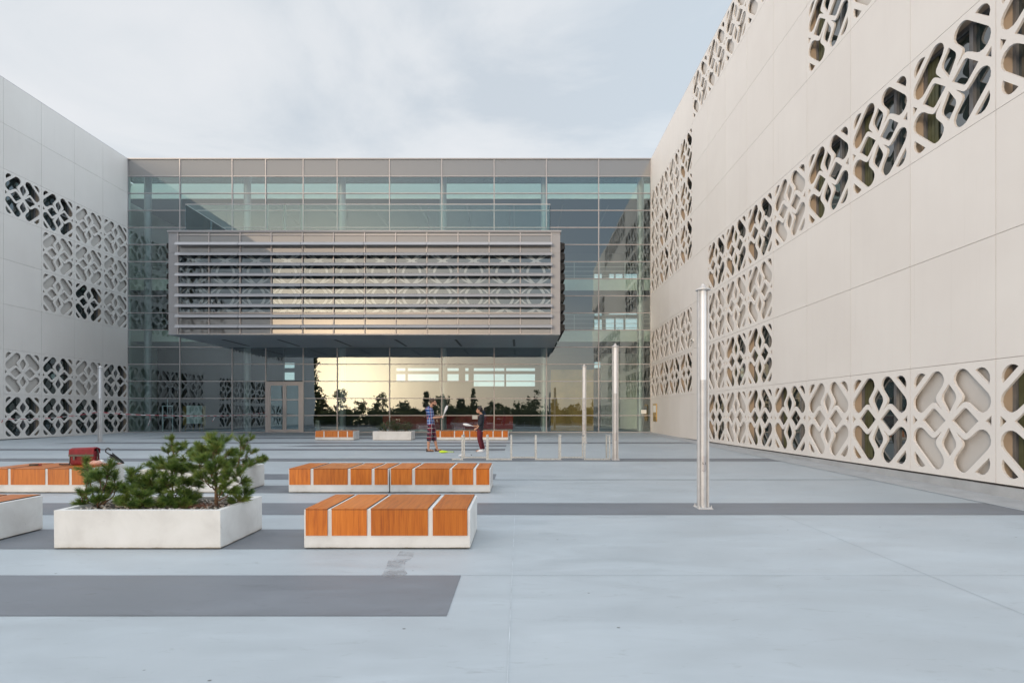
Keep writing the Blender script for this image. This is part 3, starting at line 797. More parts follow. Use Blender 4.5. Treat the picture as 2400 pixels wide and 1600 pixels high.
pine('slim low pine in the middle of the nearest planter', b, tips_from(b, [(309,1112,0),(322,1135,.1),(338,1130,.05),(296,1150,-.15),(330,1165,-.2),(290,1175,-.2),(345,1150,.15),(335,1182,-.25),(305,1185,-.28)]), 8, .013, sub=4)
b = pb(402, 6.95)
pine('bushy dark pine in the nearest planter with several upright shoots', b, tips_from(b, [(365,1115,-.1),(385,1095,.05),(410,1100,0),(428,1105,.1),(350,1135,-.1),(436,1130,-.1),(392,1130,-.2),(372,1150,-.15),(420,1150,-.2),(400,1178,-.3),(440,1170,-.2),(455,1135,.15),(430,1185,-.3),(375,1182,-.3),(455,1165,-.1)]), 12, sub=5, trunk=at(404,1112,6.95)-b)
b = pb(507, 6.85)
pine('tallest pine with a straight trunk at the right of the nearest planter', b, tips_from(b, [(493,1032,0),(522,1035,.05),(470,1050,.1),(508,1050,-.15),(535,1062,-.1),(458,1075,-.05),(480,1080,-.2),(545,1085,.05),(515,1085,-.25),(452,1100,0),(495,1105,-.25),(560,1110,-.1),(535,1112,-.2),(568,1128,0),(470,1120,-.2),(525,1140,-.25),(545,1150,-.2),(465,1060,.2),(500,1065,.2)]), 21, .024, sub=3, trunk=at(500,1040,6.85)-b)
b = pb(566, 6.95)
pine('tiny pine seedling in the right corner of the nearest planter', b, tips_from(b, [(572,1158,0),(560,1170,-.1),(552,1176,.05)]), 31, .008, sub=1)
b = pb(410, 11.0)
pine('broad pine in the planter behind, left of the tall trunk', b, tips_from(b, [(402,1032,0),(388,1058,.1),(420,1052,-.1),(440,1058,.1),(372,1078,-.1),(400,1075,-.25),(430,1080,-.2),(452,1072,0),(358,1090,.1),(385,1098,-.2),(415,1100,-.2),(448,1098,-.15),(410,1048,.2),(432,1045,.1)]), 41, .022, dens=750, nl=.095, trunk=at(402,1038,11.0)-b)
b = pb(556, 11.1)
pine('pine with one tall shoot at the right end of the planter behind', b, tips_from(b, [(562,1030,0),(588,1030,.05),(572,1050,.1),(560,1070,-.1),(592,1060,0),(605,1080,-.1),(585,1090,-.15),(612,1072,.1),(618,1078,-.15),(548,1085,0),(570,1088,.1)]), 44, .02, dens=750, nl=.09, trunk=at(566,1040,11.1)-b)
b = pb(360, 11.0)
pine('small pine tuft at the left end of the planter behind', b, tips_from(b, [(352,1092,0),(366,1088,.1),(372,1095,-.1)]), 47, .01, dens=700, sub=1)
dn = MB(); rnd = random.Random(4)
for k in range(620):
    o = Vector((rnd.gauss(0, .10), rnd.gauss(0, .07), rnd.uniform(0, .02))); d = Vector((rnd.uniform(-1,1), rnd.uniform(-1,1), rnd.uniform(-.1,.7))).normalized()
    s = d.cross(Vector((0,0,1))).normalized()*.0016
    dn.poly([o-s, o+s, o+d*.06])
o = tag(dn.build('dry_needles', M['deadneedle']), 'reddish dry pine litter on the gravel of the nearest planter', 'pine litter', kind='stuff'); o.location = pb(468, 6.68, BH-.035)
# low leafy shrub in the far planter
t = thing('shrub', 'low dark leafy shrub filling the distant planter', 'shrub', (-6.12, Y3+.5, gz(Y3)+BH-.05))
st = MB(); lf = MB(); rnd = random.Random(9)
for k in range(46):
    e = Vector((rnd.uniform(-.86,.86), rnd.uniform(-.38,.38), 0)); e.z = rnd.uniform(.25,.62)*(1-.35*abs(e.x)/.9)
    s0 = Vector((e.x*.7, e.y*.6, 0)); st.tube([s0, (s0+e)/2, e], [.008,.006,.004], 4)
    for q in range(60):
        p = s0.lerp(e, rnd.uniform(.3, 1.05)) + Vector((rnd.gauss(0,.05), rnd.gauss(0,.05), rnd.gauss(0,.03)))
        a = Vector((rnd.uniform(-1,1), rnd.uniform(-1,1), rnd.uniform(-.3,1))).normalized()*rnd.uniform(.03,.06); c = a.orthogonal().normalized()*.014
        lf.poly([p, p+a*.5+c, p+a, p+a*.5-c])
st.build('stems', M['bark'], t); lf.build('leaves', M['shrubleaf'], t)

# ---------------------------------------------------------------- lamp posts
def make_lamp(label, loc):
    t = thing('lamp_post', label, 'lamp post', loc, 0, 'steel lamp posts with opal heads')
    pl = MB().box(-.112, .112, -.15, .15, 0, .018).bevel(.003, 1).build('base_plate', M['steel'], t)
    bo = MB()
    for sx in (-1, 1):
        for sy in (-1, 1): bo.lathe([(.013, .018), (.013, .034), (.006, .034), (.006, .06)], sx*.09, sy*.12, 8)
    bo.build('bolts', M['steel'], pl)
    smooth_angle(MB().lathe([(.0535, .018), (.0535, 2.0)], 0, 0, 32).build('tube', M['steel'], t))
    smooth_angle(MB().lathe([(.0525, 2.001), (.0525, 3.40)], 0, 0, 32).build('diffuser', M['opal'], t))
    for sx in (-1, 1):
        MB().box(sx*.074-.012, sx*.074+.012, -.04, .04, .019, 3.40).bevel(.003, 1).build('fin', M['steel'], t)
        MB().box(min(sx*.053, sx*.062), max(sx*.053, sx*.062), -.012, .012, .03, 3.39).build('fin_web', M['steel'], t)
    smooth_angle(MB().lathe([(.112, 3.401), (.114, 3.415), (.110, 3.425), (.075, 3.437), (.040, 3.45), (.034, 3.475), (.022, 3.495), (.006, 3.505)], 0, 0, 32).build('cap', M['steel'], t), 50)
    # access hatch: a slightly proud curved plate with rounded ends
    h = MB(); n = 10; zs = [(.57+.26*k/14) for k in range(15)]
    grid = []
    for z in zs:
        e = min(z-.57, .83-z); hwid = .030 if e > .03 else math.sqrt(max(1e-6, .03**2-(.03-e)**2))
        grid.append([h.bm.verts.new((.0555*math.sin(a), -.0555*math.cos(a), z)) for a in [(-1+2*j/n)*hwid/.0535 for j in range(n+1)]])
    for r0, r1 in zip(grid, grid[1:]):
        for j in range(n): h.bm.faces.new([r0[j], r0[j+1], r1[j+1], r1[j]])
    hs = h.build('access_hatch', M['alu'], t, True)
    md = hs.modifiers.new('s', 'SOLIDIFY'); md.thickness = .0025
    return t
lm = make_lamp('nearest lamp post, marked 5.3, standing on the dark stripe at right', (2.87, 8.93, gz(8.93)))
dup(lm, (2.885, 17.2, gz(17.2)), None, 'second lamp post at the right end of the bike rack')
dup(lm, (2.885, 25.5, gz(25.5)), None, 'distant lamp post rising behind the bike rack')
dup(lm, (-19.2, 26.1, gz(26.1)), None, 'lamp post in front of the left wing with barrier tape tied round it')
fc = bpy.data.curves.new('t', 'FONT'); fc.body = '5.3'; fc.size = .052; fc.extrude = .0008; fc.align_x = 'CENTER'
fo = bpy.data.objects.new('t', fc); col.objects.link(fo); tme = evaluated_mesh(fo); bpy.data.objects.remove(fo)
tme.transform(Matrix.Rotation(R(90), 4, 'X'))
for v in tme.vertices:
    a = v.co.x/.0575; v.co = Vector((.0585*math.sin(a), v.co.y-.0585*math.cos(a), v.co.z))
tme.materials.clear(); tme.materials.append(M['black'])
hatch = [c for c in lm.children if c.name.startswith('access_hatch')][0]
num = link('number', tme, hatch, (0, 0, .685))

# ---------------------------------------------------------------- bike rack
t = thing('bike_rack', 'long galvanised zigzag bicycle rack on the dark stripe', 'bike rack', (0, 0, 0))
yf, yr = 17.15, 17.75; hz = .745; s_ = .022
xs = [-2.04, -1.726, -.985, -.256, .49, 1.224, 1.957, 2.70]
rk = MB(); front = True
def bar(x0, x1, y0, y1, z0, z1): rk.box(min(x0,x1), max(x0,x1), min(y0,y1), max(y0,y1), z0, z1)
for i in range(len(xs)-1):
    y = yf if front else yr; z = gz(y)
    bar(xs[i] + (-.0 if i == 0 else s_), xs[i+1]-s_, y-s_, y+s_, z+.004, z+.046)
    x = xs[i+1]
    for yy in (yf, yr):
        bar(x-s_, x+s_, yy-s_, yy+s_, gz(yy)+.004, gz(yf)+hz)
    bar(x-s_, x+s_, yf+s_, yr-s_, gz(yf)+hz-2*s_, gz(yf)+hz)
    front = not front
rk.build('rack_frame', M['galv'], t)
fp = MB()
for x in xs[1:]:
    for yy in (yf, yr): fp.box(x-.05, x+.05, yy-.05, yy+.05, gz(yy), gz(yy)+.0038)
fp.build('foot_plates', M['galv'], t)

# ---------------------------------------------------------------- bag, umbrella and small things on the left bench
bz = gz(11.2)+BH+.019
bt = lambda px, y: Vector(((px-VX)/F*y, y, gz(y)+BH+.017))
red = NT('red_canvas'); red.set(color=red.ramp(red.noise(red.coords(), 7, 5), [(.3, (.14,.005,.010)), (.7, (.25,.010,.020))]), rough=.7); red.bump(red.noise(red.coords(), 14, 4), .4, .02)
t = thing('messenger_bag', 'red messenger bag with black trim lying upright on the bench', 'bag', bt(199, 11.15), R(4))
m = MB().box(-.225, .235, -.09, .09, 0, .27).bevel(.03, 3)
for v in m.bm.verts: v.co.x *= 1-.06*v.co.z/.3
m.build('body', red.m, t, True)
m = MB().prism([(-.235,-.105,.185),(-.235,-.09,.30),(-.235,.0,.325),(-.235,.10,.29),(-.235,.10,.20),(-.235,.085,.20),(-.235,.085,.275),(-.235,0,.305),(-.235,-.075,.285),(-.235,-.092,.185)], (.46,0,.018))
m.build('flap', red.m, t)
MB().box(-.232, .232, -.112, -.106, .165, .205).build('trim', M['black'], t)
MB().tube([(-.235,0,.29),(-.262,-.02,.22),(-.255,-.03,.1),(-.25,-.05,.012),(-.36,-.09,.012),(-.43,-.06,.014)], .014, 6).build('strap', M['black'], t)
MB().tube([(.225,0,.30),(.262,-.02,.23),(.258,-.03,.12),(.245,-.03,.02)], .015, 6).build('strap', M['black'], t)
for x in (-.13,.12): MB().box(x-.018, x+.018, -.1145, -.1125, .10, .185).build('buckle', M['black'], t)
t = thing('umbrella', 'black folded umbrella with hooked handle leaning on the bench', 'umbrella', bt(268, 11.25))
dx = Vector((.27, .05, -.19)).normalized(); p0 = Vector((-.17, 0, .225))
hk = [p0 + Vector((.155*0+.045-.045*math.cos(R(a))*1 - .0, 0, .03+.045*math.sin(R(a)))) for a in range(0, 200, 20)]
MB().tube([Vector((.05,.03,.075)), p0+dx*.05, p0] + hk, .011, 8).build('handle', M['black'], t, True)
cp = MB(); n = 16; rings = []
for k, (d, r_) in enumerate(((.13,.05),(.17,.042),(.24,.036),(.36,.02),(.40,.008))):
    c = p0 + dx*d; u = dx.orthogonal().normalized(); w = dx.cross(u)
    ring = []
    for j in range(n):
        rr = r_*(1.15 if j % 2 == 0 else .7); off = -.03 if (k == 0 and j % 2 == 0) else 0
        ring.append(cp.bm.verts.new(c + dx*off + (u*math.cos(2*math.pi*j/n)+w*math.sin(2*math.pi*j/n))*rr))
    rings.append(ring)
for r0, r1 in zip(rings, rings[1:]):
    for j in range(n): cp.bm.faces.new([r0[j], r0[(j+1)%n], r1[(j+1)%n], r1[j]])
cp.bm.faces.new(rings[-1]); zmin = min(v.co.z for v in cp.bm.verts)
cp.build('canopy', M['black'], t); t.location.z -= zmin - .002
pk = NT('pink_cloth'); pk.set(color=pk.ramp(pk.noise(pk.coords(), 30, 4), [(.35,(.42,.17,.12)),(.65,(.66,.42,.33))]), rough=.9)
m = MB().ball((0,0,.045), .1, 1.35, .8, .5, 3)
rnd = random.Random(2)
from mathutils import noise as mn
for v in m.bm.verts: v.co += v.co.normalized()*.03*mn.noise(v.co*22)
for v in m.bm.verts: v.co.z = max(0, v.co.z)
o = tag(m.build('crumpled_cloth', pk.m, None, True), 'crumpled pink cloth on the bench beside the red bag', 'cloth'); o.location = bt(224, 10.95)
m = MB().lathe([(.045,0),(.055,.01),(.06,.05),(.045,.085),(.01,.098)], 0, 0, 16)
o = tag(m.build('paper_cup', M['white'], None, True), 'small white cup tipped behind the pink cloth', 'cup'); o.location = bt(236, 11.2)
t = thing('glasses_case', 'slim black case with a red end lying on the bench left of the bag', 'case', bt(83, 10.95), R(8))
MB().box(-.1,.06,-.03,.03,0,.034).bevel(.012,2).build('case_body', M['black'], t, True); MB().box(.064,.1,-.026,.026,.002,.03).bevel(.008,2).build('case_end', red.m, t, True)

# ---------------------------------------------------------------- barrier tape
tp_ = NT('red_white_tape'); v = tp_.coords((1,1,1)); w = tp_.n('ShaderNodeTexWave'); w.bands_direction = 'DIAGONAL'; w.inputs['Scale'].default_value = 1.1
tp_.l(v, w.inputs['Vector']); tp_.set(color=tp_.ramp(w.outputs['Fac'], [(.48,(.62,.62,.63)),(.52,(.48,.06,.09))]), rough=.4)
def ribbon(m, pts, h=.026):
    for a, b in zip(pts, pts[1:]):
        m.prism([Vector(a)+Vector((0,0,-h/2)), Vector(b)+Vector((0,0,-h/2)), Vector(b)+Vector((0,0,h/2)), Vector(a)+Vector((0,0,h/2))], (.002,.004,0))
def sag(a, b, d, n=14): return [Vector(a).lerp(Vector(b), k/n) - Vector((0,0,d*4*(k/n)*(1-k/n))) for k in range(n+1)]
m = MB()
A = at(11, 981, 27.35); A.x = XL+.03; L1 = Vector((-19.2, 26.0, EYE+(VY-965)/F*26)); K = Vector((-17.9, 27.6, EYE+(VY-972)/F*27.6)); Dr = Vector((mx[3]+.1, D-.1, EYE+(VY-966)/F*D))
ribbon(m, sag(A, L1, .12)); ribbon(m, sag(L1, K, .03, 6)); ribbon(m, sag(K, Dr, .13, 18), .024)
for c_, l in ((A, .25), (K, .5), (Vector(Dr).lerp(K, .52)-Vector((0,0,.13)), .3), (Dr, .3)):
    ribbon(m, [c_, c_+Vector((.03,.0,-l*.4)), c_+Vector((-.05,.0,-l*.8)), c_+Vector((-.09,.01,-l))], .05)
o = tag(m.build('barrier_tape', tp_.m), 'red and white barrier tape strung from the left wing to the glass doors', 'barrier tape')
# ---------------------------------------------------------------- people
def loft(m, rings, n=20):
    rs = []
    for (x, y, z, rx, ry) in rings:
        rs.append([m.bm.verts.new((x + rx*math.cos(2*math.pi*k/n), y + ry*math.sin(2*math.pi*k/n), z)) for k in range(n)])
    for a, b in zip(rs, rs[1:]):
        for k in range(n): m.bm.faces.new([a[k], a[(k+1)%n], b[(k+1)%n], b[k]])
    m.bm.faces.new(rs[0][::-1]); m.bm.faces.new(rs[-1])
def limb(m, pts, rad, n=14):
    P = [Vector(p) for p in pts]
    # subdivide with a soft bend
    out, rr = [], []
    for i in range(len(P)-1):
        for k in range(4):
            t = k/4; out.append(P[i].lerp(P[i+1], t)); rr.append(rad[i]*(1-t)+rad[i+1]*t)
    out.append(P[-1]); rr.append(rad[-1])
    m.tube(out, rr, n)
    for p, r in zip(P, rad): m.ball(p, r*.99, sub=2)
def fuse(m, name, mat, parent, vox=.008, smooth=4):
    bmesh.ops.recalc_face_normals(m.bm, faces=m.bm.faces[:])
    o = m.build('tmp', mat, None, True)
    md = o.modifiers.new('r', 'REMESH'); md.mode = 'VOXEL'; md.voxel_size = vox; md.use_smooth_shade = True
    ms = o.modifiers.new('s', 'SMOOTH'); ms.iterations = smooth; ms.factor = .5
    me = evaluated_mesh(o); bpy.data.objects.remove(o)
    me.name = name; me.materials.clear(); me.materials.append(mat)
    me.polygons.foreach_set('use_smooth', [True]*len(me.polygons))
    return link(name, me, parent)
def hand(m, w, f, s, side):
    """palm plus five bent fingers closing round a handle; w wrist, f forward, s sideways (thumb up)"""
    w, f = Vector(w), Vector(f).normalized(); up = Vector((0,0,1)); up = (up - f*up.dot(f)).normalized(); lat = f.cross(up)*side
    c = w + f*.05
    m.ball(w + f*.028, .026*s, 1, .75, 1.15); m.ball(c + f*.015, .030*s, 1.15, .55, 1.3)
    for k in range(4):
        b = c + f*(.035*s) + up*((.030-.020*k)*s)
        L = (.036, .041, .038, .030)[k]*s
        p1 = b + f*L*.7 + lat*.006; p2 = p1 + f*L*.15 + lat*L*.7; p3 = p2 - f*L*.55 + lat*L*.25
        m.tube([b - f*.012, b, p1, p2, p3], [.009*s, .009*s, .0085*s, .008*s, .0065*s], 8)
    b = w + f*.03 + up*.022*s
    m.tube([b, b + up*.018*s + f*.02*s + lat*.008, b + f*.048*s + lat*.028*s + up*.012*s], [.0105*s, .0095*s, .008*s], 8)
def head(m, c, s=1.0, jaw=1.0):
    c = Vector(c)
    m.ball(c + Vector((-.012,0,.022))*s, .1*s, 1.02, .80, 1.0, 3)
    m.ball(c + Vector((.020,0,-.035))*s, .078*s, 1.0, .80, 1.12, 3)
    m.ball(c + Vector((.060,0,-.098))*s, .036*s, 1.0, 1.0, .8*jaw, 2)
    m.tube([c+Vector((.092,0,.012))*s, c+Vector((.108,0,-.018))*s, c+Vector((.122,0,-.036))*s, c+Vector((.098,0,-.044))*s], [.009*s,.013*s,.016*s,.012*s], 8)
    m.ball(c + Vector((.094,0,-.066))*s, .017*s, .8, 1.5, .55, 2)
    m.ball(c + Vector((.094,0,-.080))*s, .017*s, .75, 1.3, .6, 2)
    m.ball(c + Vector((.082,0,.022))*s, .03*s, .6, 1.7, .45, 2)
    for sy in (-1, 1): m.ball(c + Vector((-.008, sy*.083, -.012))*s, .030*s, .65, .35, 1.1, 2)
skin = NT('skin'); skin.set(color=(.50,.265,.175), rough=.5); skin = skin.m
hairm = simple('brown_hair', (.055,.028,.016), .6, var=.4, scale=60)
hair2 = simple('dark_hair', (.022,.012,.010), .5, var=.4, scale=60)
def plaid(name, base, lines):
    """woven plaid: bands of colour at regular spacing in height and round the body"""
    t = NT(name); tc = t.n('ShaderNodeTexCoord'); sp = t.n('ShaderNodeSeparateXYZ'); t.l(tc.outputs['Object'], sp.inputs[0])
    # angle-like coordinate so that stripes also run down the sides
    u = t.math('ADD', t.math('MULTIPLY', sp.outputs['X'], .9), t.math('MULTIPLY', sp.outputs['Y'], .8))
    c = base
    for per, off, wd, cc, axes in lines:
        for ax in axes:
            s = sp.outputs['Z'] if ax == 'z' else u
            f = t.math('FRACT', t.math('ADD', t.math('DIVIDE', s, per), off+20))
            mask = t.math('LESS_THAN', f, wd)
            c = t.mix(t.math('MULTIPLY', mask, .85), c, cc)
    t.set(color=c, rough=.85, spec=.2); t.bump(t.noise(t.coords(), 9, 4), .35, .03); return t.m
M['shirt'] = plaid('blue_plaid', (.05,.15,.42), [(.105,.1,.30,(.025,.05,.16),'zx'), (.105,.55,.10,(.62,.62,.66),'zx'), (.105,.85,.10,(.38,.10,.05),'x')])
M['shorts'] = plaid('dark_red_plaid', (.028,.022,.035), [(.155,.1,.42,(.16,.018,.03),'zx'), (.155,.62,.085,(.66,.66,.68),'zx'), (.155,.05,.05,(.10,.12,.22),'z')])
M['navy'] = simple('black_pullover', (.018,.021,.030), .85, var=.3, scale=9, bump=.3)
M['burgundy'] = simple('burgundy_trousers', (.115,.010,.022), .8, var=.25, scale=7, bump=.3)
M['shoe'] = simple('white_shoe', (.75,.75,.76), .5)
M['sandal'] = simple('sandal_leather', (.035,.018,.013), .6)
M['eye'] = simple('eye_dark', (.02,.015,.012), .2)

def man(loc):
    t = thing('person', 'man in blue plaid shirt and dark plaid shorts holding up a white club', 'person', loc)
    b = MB()
    loft(b, [(.02,0,.90,.11,.16),(.015,0,1.0,.118,.17),(0,0,1.12,.108,.155),(-.005,0,1.27,.118,.168),(-.02,0,1.42,.122,.185),(-.03,0,1.51,.10,.175),(-.02,0,1.57,.062,.10)])
    limb(b, [(-.015,0,1.54),(.045,0,1.66)], [.062,.056]); head(b, (.085,0,1.755), 1.08)
    limb(b, [(-.02,-.19,1.50),(.05,-.235,1.20),(.37,-.13,1.235)], [.058,.042,.029]); hand(b, (.37,-.13,1.235), (.95,.2,.05), 1.05, -1)
    limb(b, [(-.02,.19,1.50),(.05,.235,1.20),(.34,.12,1.21)], [.058,.042,.029]); hand(b, (.34,.12,1.21), (.95,-.2,.05), 1.05, 1)
    limb(b, [(.02,-.09,.94),(-.02,-.10,.50),(-.055,-.10,.36),(-.065,-.10,.09)], [.092,.058,.057,.037]); limb(b, [(-.085,-.10,.05),(.02,-.105,.045),(.115,-.115,.028)], [.037,.036,.024])
    limb(b, [(.03,.09,.94),(.11,.10,.50),(.145,.11,.37),(.215,.12,.09)], [.092,.058,.057,.037]); limb(b, [(.195,.12,.05),(.30,.125,.045),(.395,.13,.028)], [.037,.036,.024])
    fuse(b, 'body', skin, t, .0075, 3)
    s = MB()
    loft(s, [(.015,0,.955,.142,.192),(.01,0,1.02,.138,.188),(0,0,1.12,.128,.176),(-.01,0,1.27,.136,.186),(-.025,0,1.42,.138,.202),(-.035,0,1.51,.114,.188),(-.028,0,1.575,.075,.105)])
    for sy in (-1, 1): limb(s, [(-.02,sy*.19,1.50),(.03,sy*.226,1.29),(.06,sy*.232,1.19)], [.074,.064,.06])
    s.ball((-.125,0,1.50), .095, .75, 1.25, 1.0, 2); limb(s, [(-.09,-.09,1.575),(-.02,-.085,1.60)], [.035,.025]); limb(s, [(-.09,.09,1.575),(-.02,.085,1.60)], [.035,.025])
    fuse(s, 'shirt', M['shirt'], t, .010, 4)
    p = MB()
    loft(p, [(.025,0,.88,.128,.178),(.02,0,1.02,.136,.184)])
    limb(p, [(.02,-.095,.93),(-.015,-.105,.60),(-.035,-.105,.43)], [.112,.098,.094]); limb(p, [(.03,.095,.93),(.09,.105,.60),(.115,.11,.43)], [.112,.098,.094])
    fuse(p, 'shorts', M['shorts'], t, .010, 3)
    h = MB()
    c = Vector((.085,0,1.755))
    h.ball(c+Vector((-.022,0,.045)), .112, 1.04, .88, .98, 3)
    bmesh.ops.delete(h.bm, geom=[v for v in h.bm.verts if (v.co.x-c.x) > .055 and v.co.z-c.z < .055 or v.co.z-c.z < -.045+.0*(v.co.x) or (v.co.x-c.x > .0 and v.co.z-c.z < .01)], context='VERTS')
    for v in h.bm.verts: v.co += v.normal*.010*mn.noise(v.co*38)
    o = h.build('hair', hairm, t, True); o.modifiers.new('s', 'SOLIDIFY').thickness = .012
    bd = MB(); bd.ball(c+Vector((.056,0,-.098)), .046, 1.05, 1.25, .85, 3); bd.ball(c+Vector((.02,0,-.075)), .07, .75, 1.06, .65, 3)
    bd.build('beard', hairm, t, True)
    for sy in (-1, 1): MB().ball(c+Vector((.088, sy*.034, .005)), .011, .6, 1, .7).build('eye', M['eye'], t, True)
    for x, y in ((-.095,-.105),(.185,.125)):
        sd = MB()
        pts = [(-.04,-.04),(.10,-.052),(.20,-.045),(.232,-.01),(.225,.03),(.17,.05),(.05,.042),(-.04,.036),(-.055,0)]
        sd.prism([(x+px, y+py, .001) for px, py in pts], (0,0,.022))
        for xx, z in ((.015,.088),(.10,.072),(.165,.06)):
            sd.tube([(x+xx, y-.048, .022),(x+xx, y-.040, z*.7),(x+xx, y-.012, z),(x+xx, y+.02, z),(x+xx, y+.042, z*.6),(x+xx, y+.044, .022)], .011, 6)
        sd.tube([(x-.03,y-.04,.025),(x-.03,y-.04,.085),(x-.05,y,.10),(x-.03,y+.04,.085),(x-.03,y+.04,.025)], .011, 6)
        sd.build('sandal', M['sandal'], t)
    return t
def woman(loc):
    t = thing('person', 'woman in a black pullover and burgundy trousers facing the man', 'person', loc, R(180))
    b = MB()
    loft(b, [(.03,0,.74,.10,.155),(.02,0,.84,.10,.155),(-.02,0,.97,.085,.125),(-.02,0,1.10,.095,.135),(-.03,0,1.22,.098,.15),(-.045,0,1.29,.078,.14),(-.035,0,1.335,.05,.08)])
    limb(b, [(-.03,0,1.31),(.02,0,1.40)], [.047,.043]); head(b, (.048,0,1.482), .92, .8)
    # the side towards the photographer is local +y after the half turn
    limb(b, [(-.03,.152,1.26),(-.02,.185,1.02),(.12,.16,.835)], [.044,.034,.024]); hand(b, (.12,.16,.835), (.75,0,-.35), .85, 1)
    limb(b, [(-.03,-.152,1.26),(.02,-.185,1.03),(.16,-.15,.90)], [.044,.034,.024]); hand(b, (.16,-.15,.90), (.9,0,.1), .85, -1)
    limb(b, [(.03,.075,.80),(.05,.08,.46),(-.03,.085,.09)], [.085,.055,.034]); limb(b, [(-.04,.085,.045),(.06,.09,.04),(.14,.095,.026)], [.033,.032,.022])
    limb(b, [(.02,-.075,.80),(.0,-.08,.46),(-.10,-.085,.09)], [.085,.055,.034]); limb(b, [(-.11,-.085,.045),(-.02,-.09,.04),(.06,-.095,.026)], [.033,.032,.022])
    fuse(b, 'body', skin, t, .007, 3)
    s = MB()
    loft(s, [(.03,0,.745,.120,.176),(.02,0,.84,.118,.172),(-.01,0,.97,.105,.145),(-.015,0,1.10,.114,.15),(-.03,0,1.22,.112,.163),(-.045,0,1.295,.09,.148),(-.04,0,1.338,.058,.088)])
    for sy in (-1, 1):
        e = [(-.03,sy*.152,1.26),(-.02,sy*.186,1.02),(.03,sy*.178,.95)] if sy > 0 else [(-.03,-.152,1.26),(.015,-.186,1.03),(.07,-.172,.985)]
        limb(s, e, [.058,.048,.044])
    fuse(s, 'pullover', M['navy'], t, .009, 4)
    hm = MB(); loft(hm, [(.03,0,.722,.112,.166),(.03,0,.752,.116,.170)]); hm.build('shirt_hem', M['white'], t, True)
    p = MB()
    loft(p, [(.03,0,.73,.108,.162),(.025,0,.84,.106,.16)])
    limb(p, [(.03,.078,.79),(.05,.082,.46),(-.028,.085,.12)], [.098,.070,.052]); limb(p, [(.02,-.078,.79),(.0,-.082,.46),(-.098,-.085,.12)], [.098,.070,.052])
    fuse(p, 'trousers', M['burgundy'], t, .009, 3)
    for x, y in ((-.04,.088),(-.11,-.088)):
        f = MB(); loft(f, [(x+.06,y,.0,.128,.042),(x+.06,y,.02,.128,.043),(x+.045,y,.05,.10,.038),(x+.01,y,.085,.056,.034)]); f.build('shoe', M['shoe'], t, True)
    c = Vector((.048,0,1.482)); h = MB()
    h.ball(c+Vector((-.022,0,.032)), .102, 1.05, .88, .98, 3)
    bmesh.ops.delete(h.bm, geom=[v for v in h.bm.verts if (v.co.x-c.x) > .045 and v.co.z-c.z < .055 or (v.co.x-c.x > .0 and v.co.z-c.z < .0)], context='VERTS')
    h.ball(c+Vector((-.066,0,-.004)), .058, .95, 1.15, 1.15, 2)
    o = h.build('hair', hair2, t, True); o.modifiers.new('s', 'SOLIDIFY').thickness = .01
    for sy in (-1, 1): MB().ball(c+Vector((.080, sy*.030, .004)), .010, .6, 1, .7).build('eye', M['eye'], t, True)
    return t
ym = 20.5
MP = Vector((-3.20, ym, gz(ym))); WP = Vector((-1.40, ym-.05, gz(ym-.05)))
man(MP); woman(WP)
def club(label, mat, loc, rot, grip):
    t = thing('juggling_club', label, 'juggling club', loc)
    t.rotation_mode = 'QUATERNION'; t.rotation_quaternion = rot
    o = MB().lathe([(.012,.195),(.018,.21),(.040,.33),(.047,.39),(.043,.44),(.028,.50),(.016,.515)], 0, 0, 20).build('body', mat, t, True)
    MB().lathe([(.0125,.008),(.0105,.05),(.011,.185),(.0125,.196)], 0, 0, 14).build('handle', grip, t, True)
    MB().lathe([(.016,-.014),(.0185,-.006),(.0185,.004),(.013,.010)], 0, 0, 14).build('knob', M['black'], t, True)
    return t
lime = simple('lime_plastic', (.52,.72,.02), .35, var=.03)
wpl = simple('white_plastic', (.72,.72,.74), .35, var=.03)
def qdir(d): return Vector((0,0,1)).rotation_difference(Vector(d).normalized())
club('white juggling club held upright in the hand of the man in plaid', wpl, MP + Vector((.455,-.145,1.235)) - Vector((.17,0,.42)).normalized()*.07, qdir((.17,0,.42)), wpl)
club('white juggling club pointing forward from the hand of the woman', wpl, WP + Vector((-.205,.15,.90)) - Vector((-.45,0,.08)).normalized()*.07, qdir((-.45,0,.08)), wpl)
yl = gy(920+1385/9.8); p = at(980+820/9.8, 960, yl); p.z = gz(yl)+.047
club('lime green juggling club lying on the paving by the sandals of the man', lime, p, qdir((-1,.05,-.0)), lime)
yl = gy(920+1462/9.8); p = at(980+1215/9.8, 960, yl); p.z = gz(yl)+.047
club('white juggling club lying on the paving behind the bike rack', wpl, p, qdir((-.75,-.8,0)), wpl)

# ---------------------------------------------------------------- wood behind the photographer, seen only as a reflection in the glass
tr = MB(); tk = MB(); rnd = random.Random(17)
def crown(cx, cy, h, w, n, con=False):
    z0 = SL*cy
    tk.tube([(cx, cy, z0-.2), (cx+rnd.uniform(-.2,.2), cy, z0+h*.9)], [.16, .03], 6)
    blobs = [(cx, cy, h*.3, 0)]
    cl = []
    for k in range(n):
        f = rnd.uniform(.12, 1)
        ww = w*(1.05-f) if con else w*math.sqrt(max(.05, 1-((f-.5)/.55)**2))
        a = rnd.uniform(0, 6.28); q = ww*math.sqrt(rnd.random())
        cl.append(Vector((cx+q*math.cos(a), cy+q*math.sin(a), z0+h*f)))
    for c in cl:
        for q in range(20):
            p = c + Vector((rnd.gauss(0,.28), rnd.gauss(0,.28), rnd.gauss(0,.24)))
            a = Vector((rnd.uniform(-1,1), rnd.uniform(-1,1), rnd.uniform(-1,1))).normalized()*.27; b_ = a.orthogonal().normalized()*.17
            tr.poly([p-a, p+b_, p+a, p-b_])
crown(-31, -13, 11.5, 1.7, 90, True)
